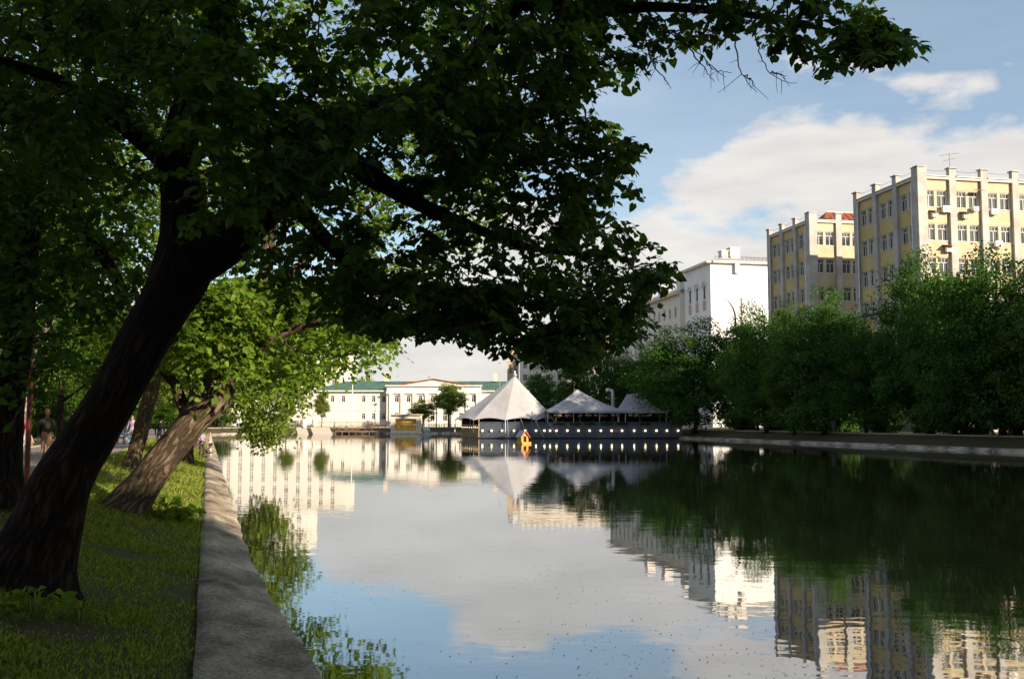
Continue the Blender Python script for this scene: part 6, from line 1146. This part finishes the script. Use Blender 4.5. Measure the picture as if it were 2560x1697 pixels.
    m_.build('nose_and_ears', pmat(SKIN), t, False, False)
    return t
def pp(px, Y): return (at(px, 1052, Y)[0], Y)
AWAY = math.pi / 2
person(pp(117, 34), 1.78, AWAY + 0.35, 'person in dark jacket and tan trousers walking away on the path', 'walk', (0.022, 0.018, 0.016), (0.30, 0.17, 0.11), (0.06, 0.03, 0.015), z=1.21, tr_w=1.15)
person(pp(52, 31), 1.66, AWAY - 0.2, 'person in white trousers with pink top half hidden by the left trunk', 'walk', (0.62, 0.06, 0.16), (0.62, 0.66, 0.75), (0.12, 0.07, 0.04), sleeves=False, z=1.21)
person(pp(331, 66), 1.74, -AWAY, 'person in lavender shirt and pale jeans on the path between the trunks', 'walk', (0.36, 0.26, 0.38), (0.42, 0.44, 0.52), (0.18, 0.08, 0.04), z=1.21)
person(pp(346, 64), 1.72, -AWAY + 0.4, 'person in black beside the one in lavender', 'stand', (0.02, 0.02, 0.025), (0.02, 0.02, 0.025), (0.03, 0.02, 0.015), z=1.21)
person(pp(316, 66.5), 1.70, -AWAY - 0.3, 'person in grey top left of the one in lavender', 'walk', (0.24, 0.2, 0.24), (0.3, 0.3, 0.36), (0.1, 0.06, 0.04), z=1.21)
tb = pp(303, 60); person(tb, 1.72, 0.3, 'person in light blue jeans seated on the path-side bench', 'sit', (0.30, 0.36, 0.42), (0.40, 0.55, 0.66), (0.1, 0.06, 0.04), z=1.21)
person(pp(400, 58), 1.74, -AWAY + 0.5, 'person in dark clothes standing behind the leaning trunks', 'stand', (0.02, 0.022, 0.03), (0.05, 0.055, 0.08), (0.05, 0.03, 0.02), z=None)
person((gnd(513, 1153, 0.31)[0] - 0.12, gnd(513, 1153, 0.31)[1]), 1.78, 0.1, 'angler in brown crouching on the concrete ledge', 'crouch', (0.10, 0.075, 0.055), (0.13, 0.10, 0.075), (0.04, 0.03, 0.02), z=0.31)
person(pp(506, 61), 1.80, -AWAY + 0.9, 'person in checked shirt and black trousers on the ledge behind the angler', 'gesture', (0.26, 0.22, 0.28), (0.03, 0.028, 0.03), (0.09, 0.04, 0.02), z=0.31)
person(pp(527, 65), 1.72, math.pi + 0.2, 'person with dark cap and pale trousers standing on the ledge', 'gesture', (0.36, 0.28, 0.18), (0.60, 0.54, 0.45), (0.05, 0.04, 0.03), z=0.31, cap=(0.035, 0.03, 0.03))
for i, (px, Y, top_, leg_, lab) in enumerate(((556, 176, (0.03, 0.03, 0.035), (0.05, 0.05, 0.06), 'distant person in black on the far left lawn'), (596, 192, (0.6, 0.55, 0.56), (0.2, 0.22, 0.3), 'distant person in pale pink near the far corner'), (604, 193, (0.5, 0.5, 0.55), (0.1, 0.1, 0.14), 'distant person in pale grey near the far corner'),
        (836, 205.6, (0.14, 0.10, 0.08), (0.08, 0.08, 0.1), 'distant person in brown on the left end of the landing stage'), (868, 206, (0.72, 0.68, 0.62), (0.2, 0.2, 0.25), 'distant person in white on the landing stage'), (745, 208, (0.5, 0.12, 0.1), (0.06, 0.06, 0.08), 'distant person in red near the slipway'), (752, 210, (0.06, 0.06, 0.07), (0.05, 0.05, 0.06), 'distant person in black near the slipway'), (782, 211, (0.10, 0.10, 0.13), (0.2, 0.2, 0.26), 'distant person in dark blue by the young quay tree'),
        (1916, 118.5, (0.5, 0.46, 0.42), (0.5, 0.48, 0.46), 'person in pale clothes under the right bank trees'), (1930, 117.5, (0.02, 0.02, 0.022), (0.02, 0.02, 0.022), 'person in black under the right bank trees'), (1968, 113, (0.03, 0.03, 0.035), (0.24, 0.24, 0.27), 'person in grey trousers walking on the right bank'), (2200, 92.5, (0.10, 0.09, 0.09), (0.42, 0.36, 0.33), 'person with pale long skirt on the dark right bank'))):
    x, y = pp(px, Y)
    if px > 1500: x = right_water(Y) + 5.6; 
    zz = 1.21
    if 830 < px < 900 : zz = 0.67
    person((x, y), 1.66 + 0.04 * (i % 4), [AWAY, -AWAY, 0.3, 2.8][i % 4], lab, 'walk' if i % 2 else 'stand', top_, leg_, (0.06, 0.04, 0.03), z=zz)
# bench under the seated person
def bench(x, y, rz, label):
    t = thing('park_bench', (x, y, 1.21), label, 'bench', None, rz)
    for k in range(4): b = MB(); b.box((-0.15 + 0.12 * k, 0, 0.42), (0.1, 1.7, 0.04)); b.build('seat_slat', M['wood'], t, world=False)
    for k in range(3): b = MB(); b.box((-0.25 - 0.02 * k, 0, 0.56 + 0.13 * k), (0.04, 1.7, 0.1)); b.build('back_slat', M['wood'], t, world=False)
    for s in (-0.7, 0.7):
        b = MB(); b.box((0.2, s, 0.2), (0.06, 0.07, 0.4)); b.build('leg', M['metal'], t, world=False); b = MB(); b.box((-0.2, s, 0.2), (0.06, 0.07, 0.4)); b.build('leg', M['metal'], t, world=False); b = MB(); b.box((-0.3, s, 0.64), (0.05, 0.06, 0.5)); b.build('back_support', M['metal'], t, world=False)
bench(tb[0], tb[1], 0.3, 'slatted park bench by the path under the seated person')
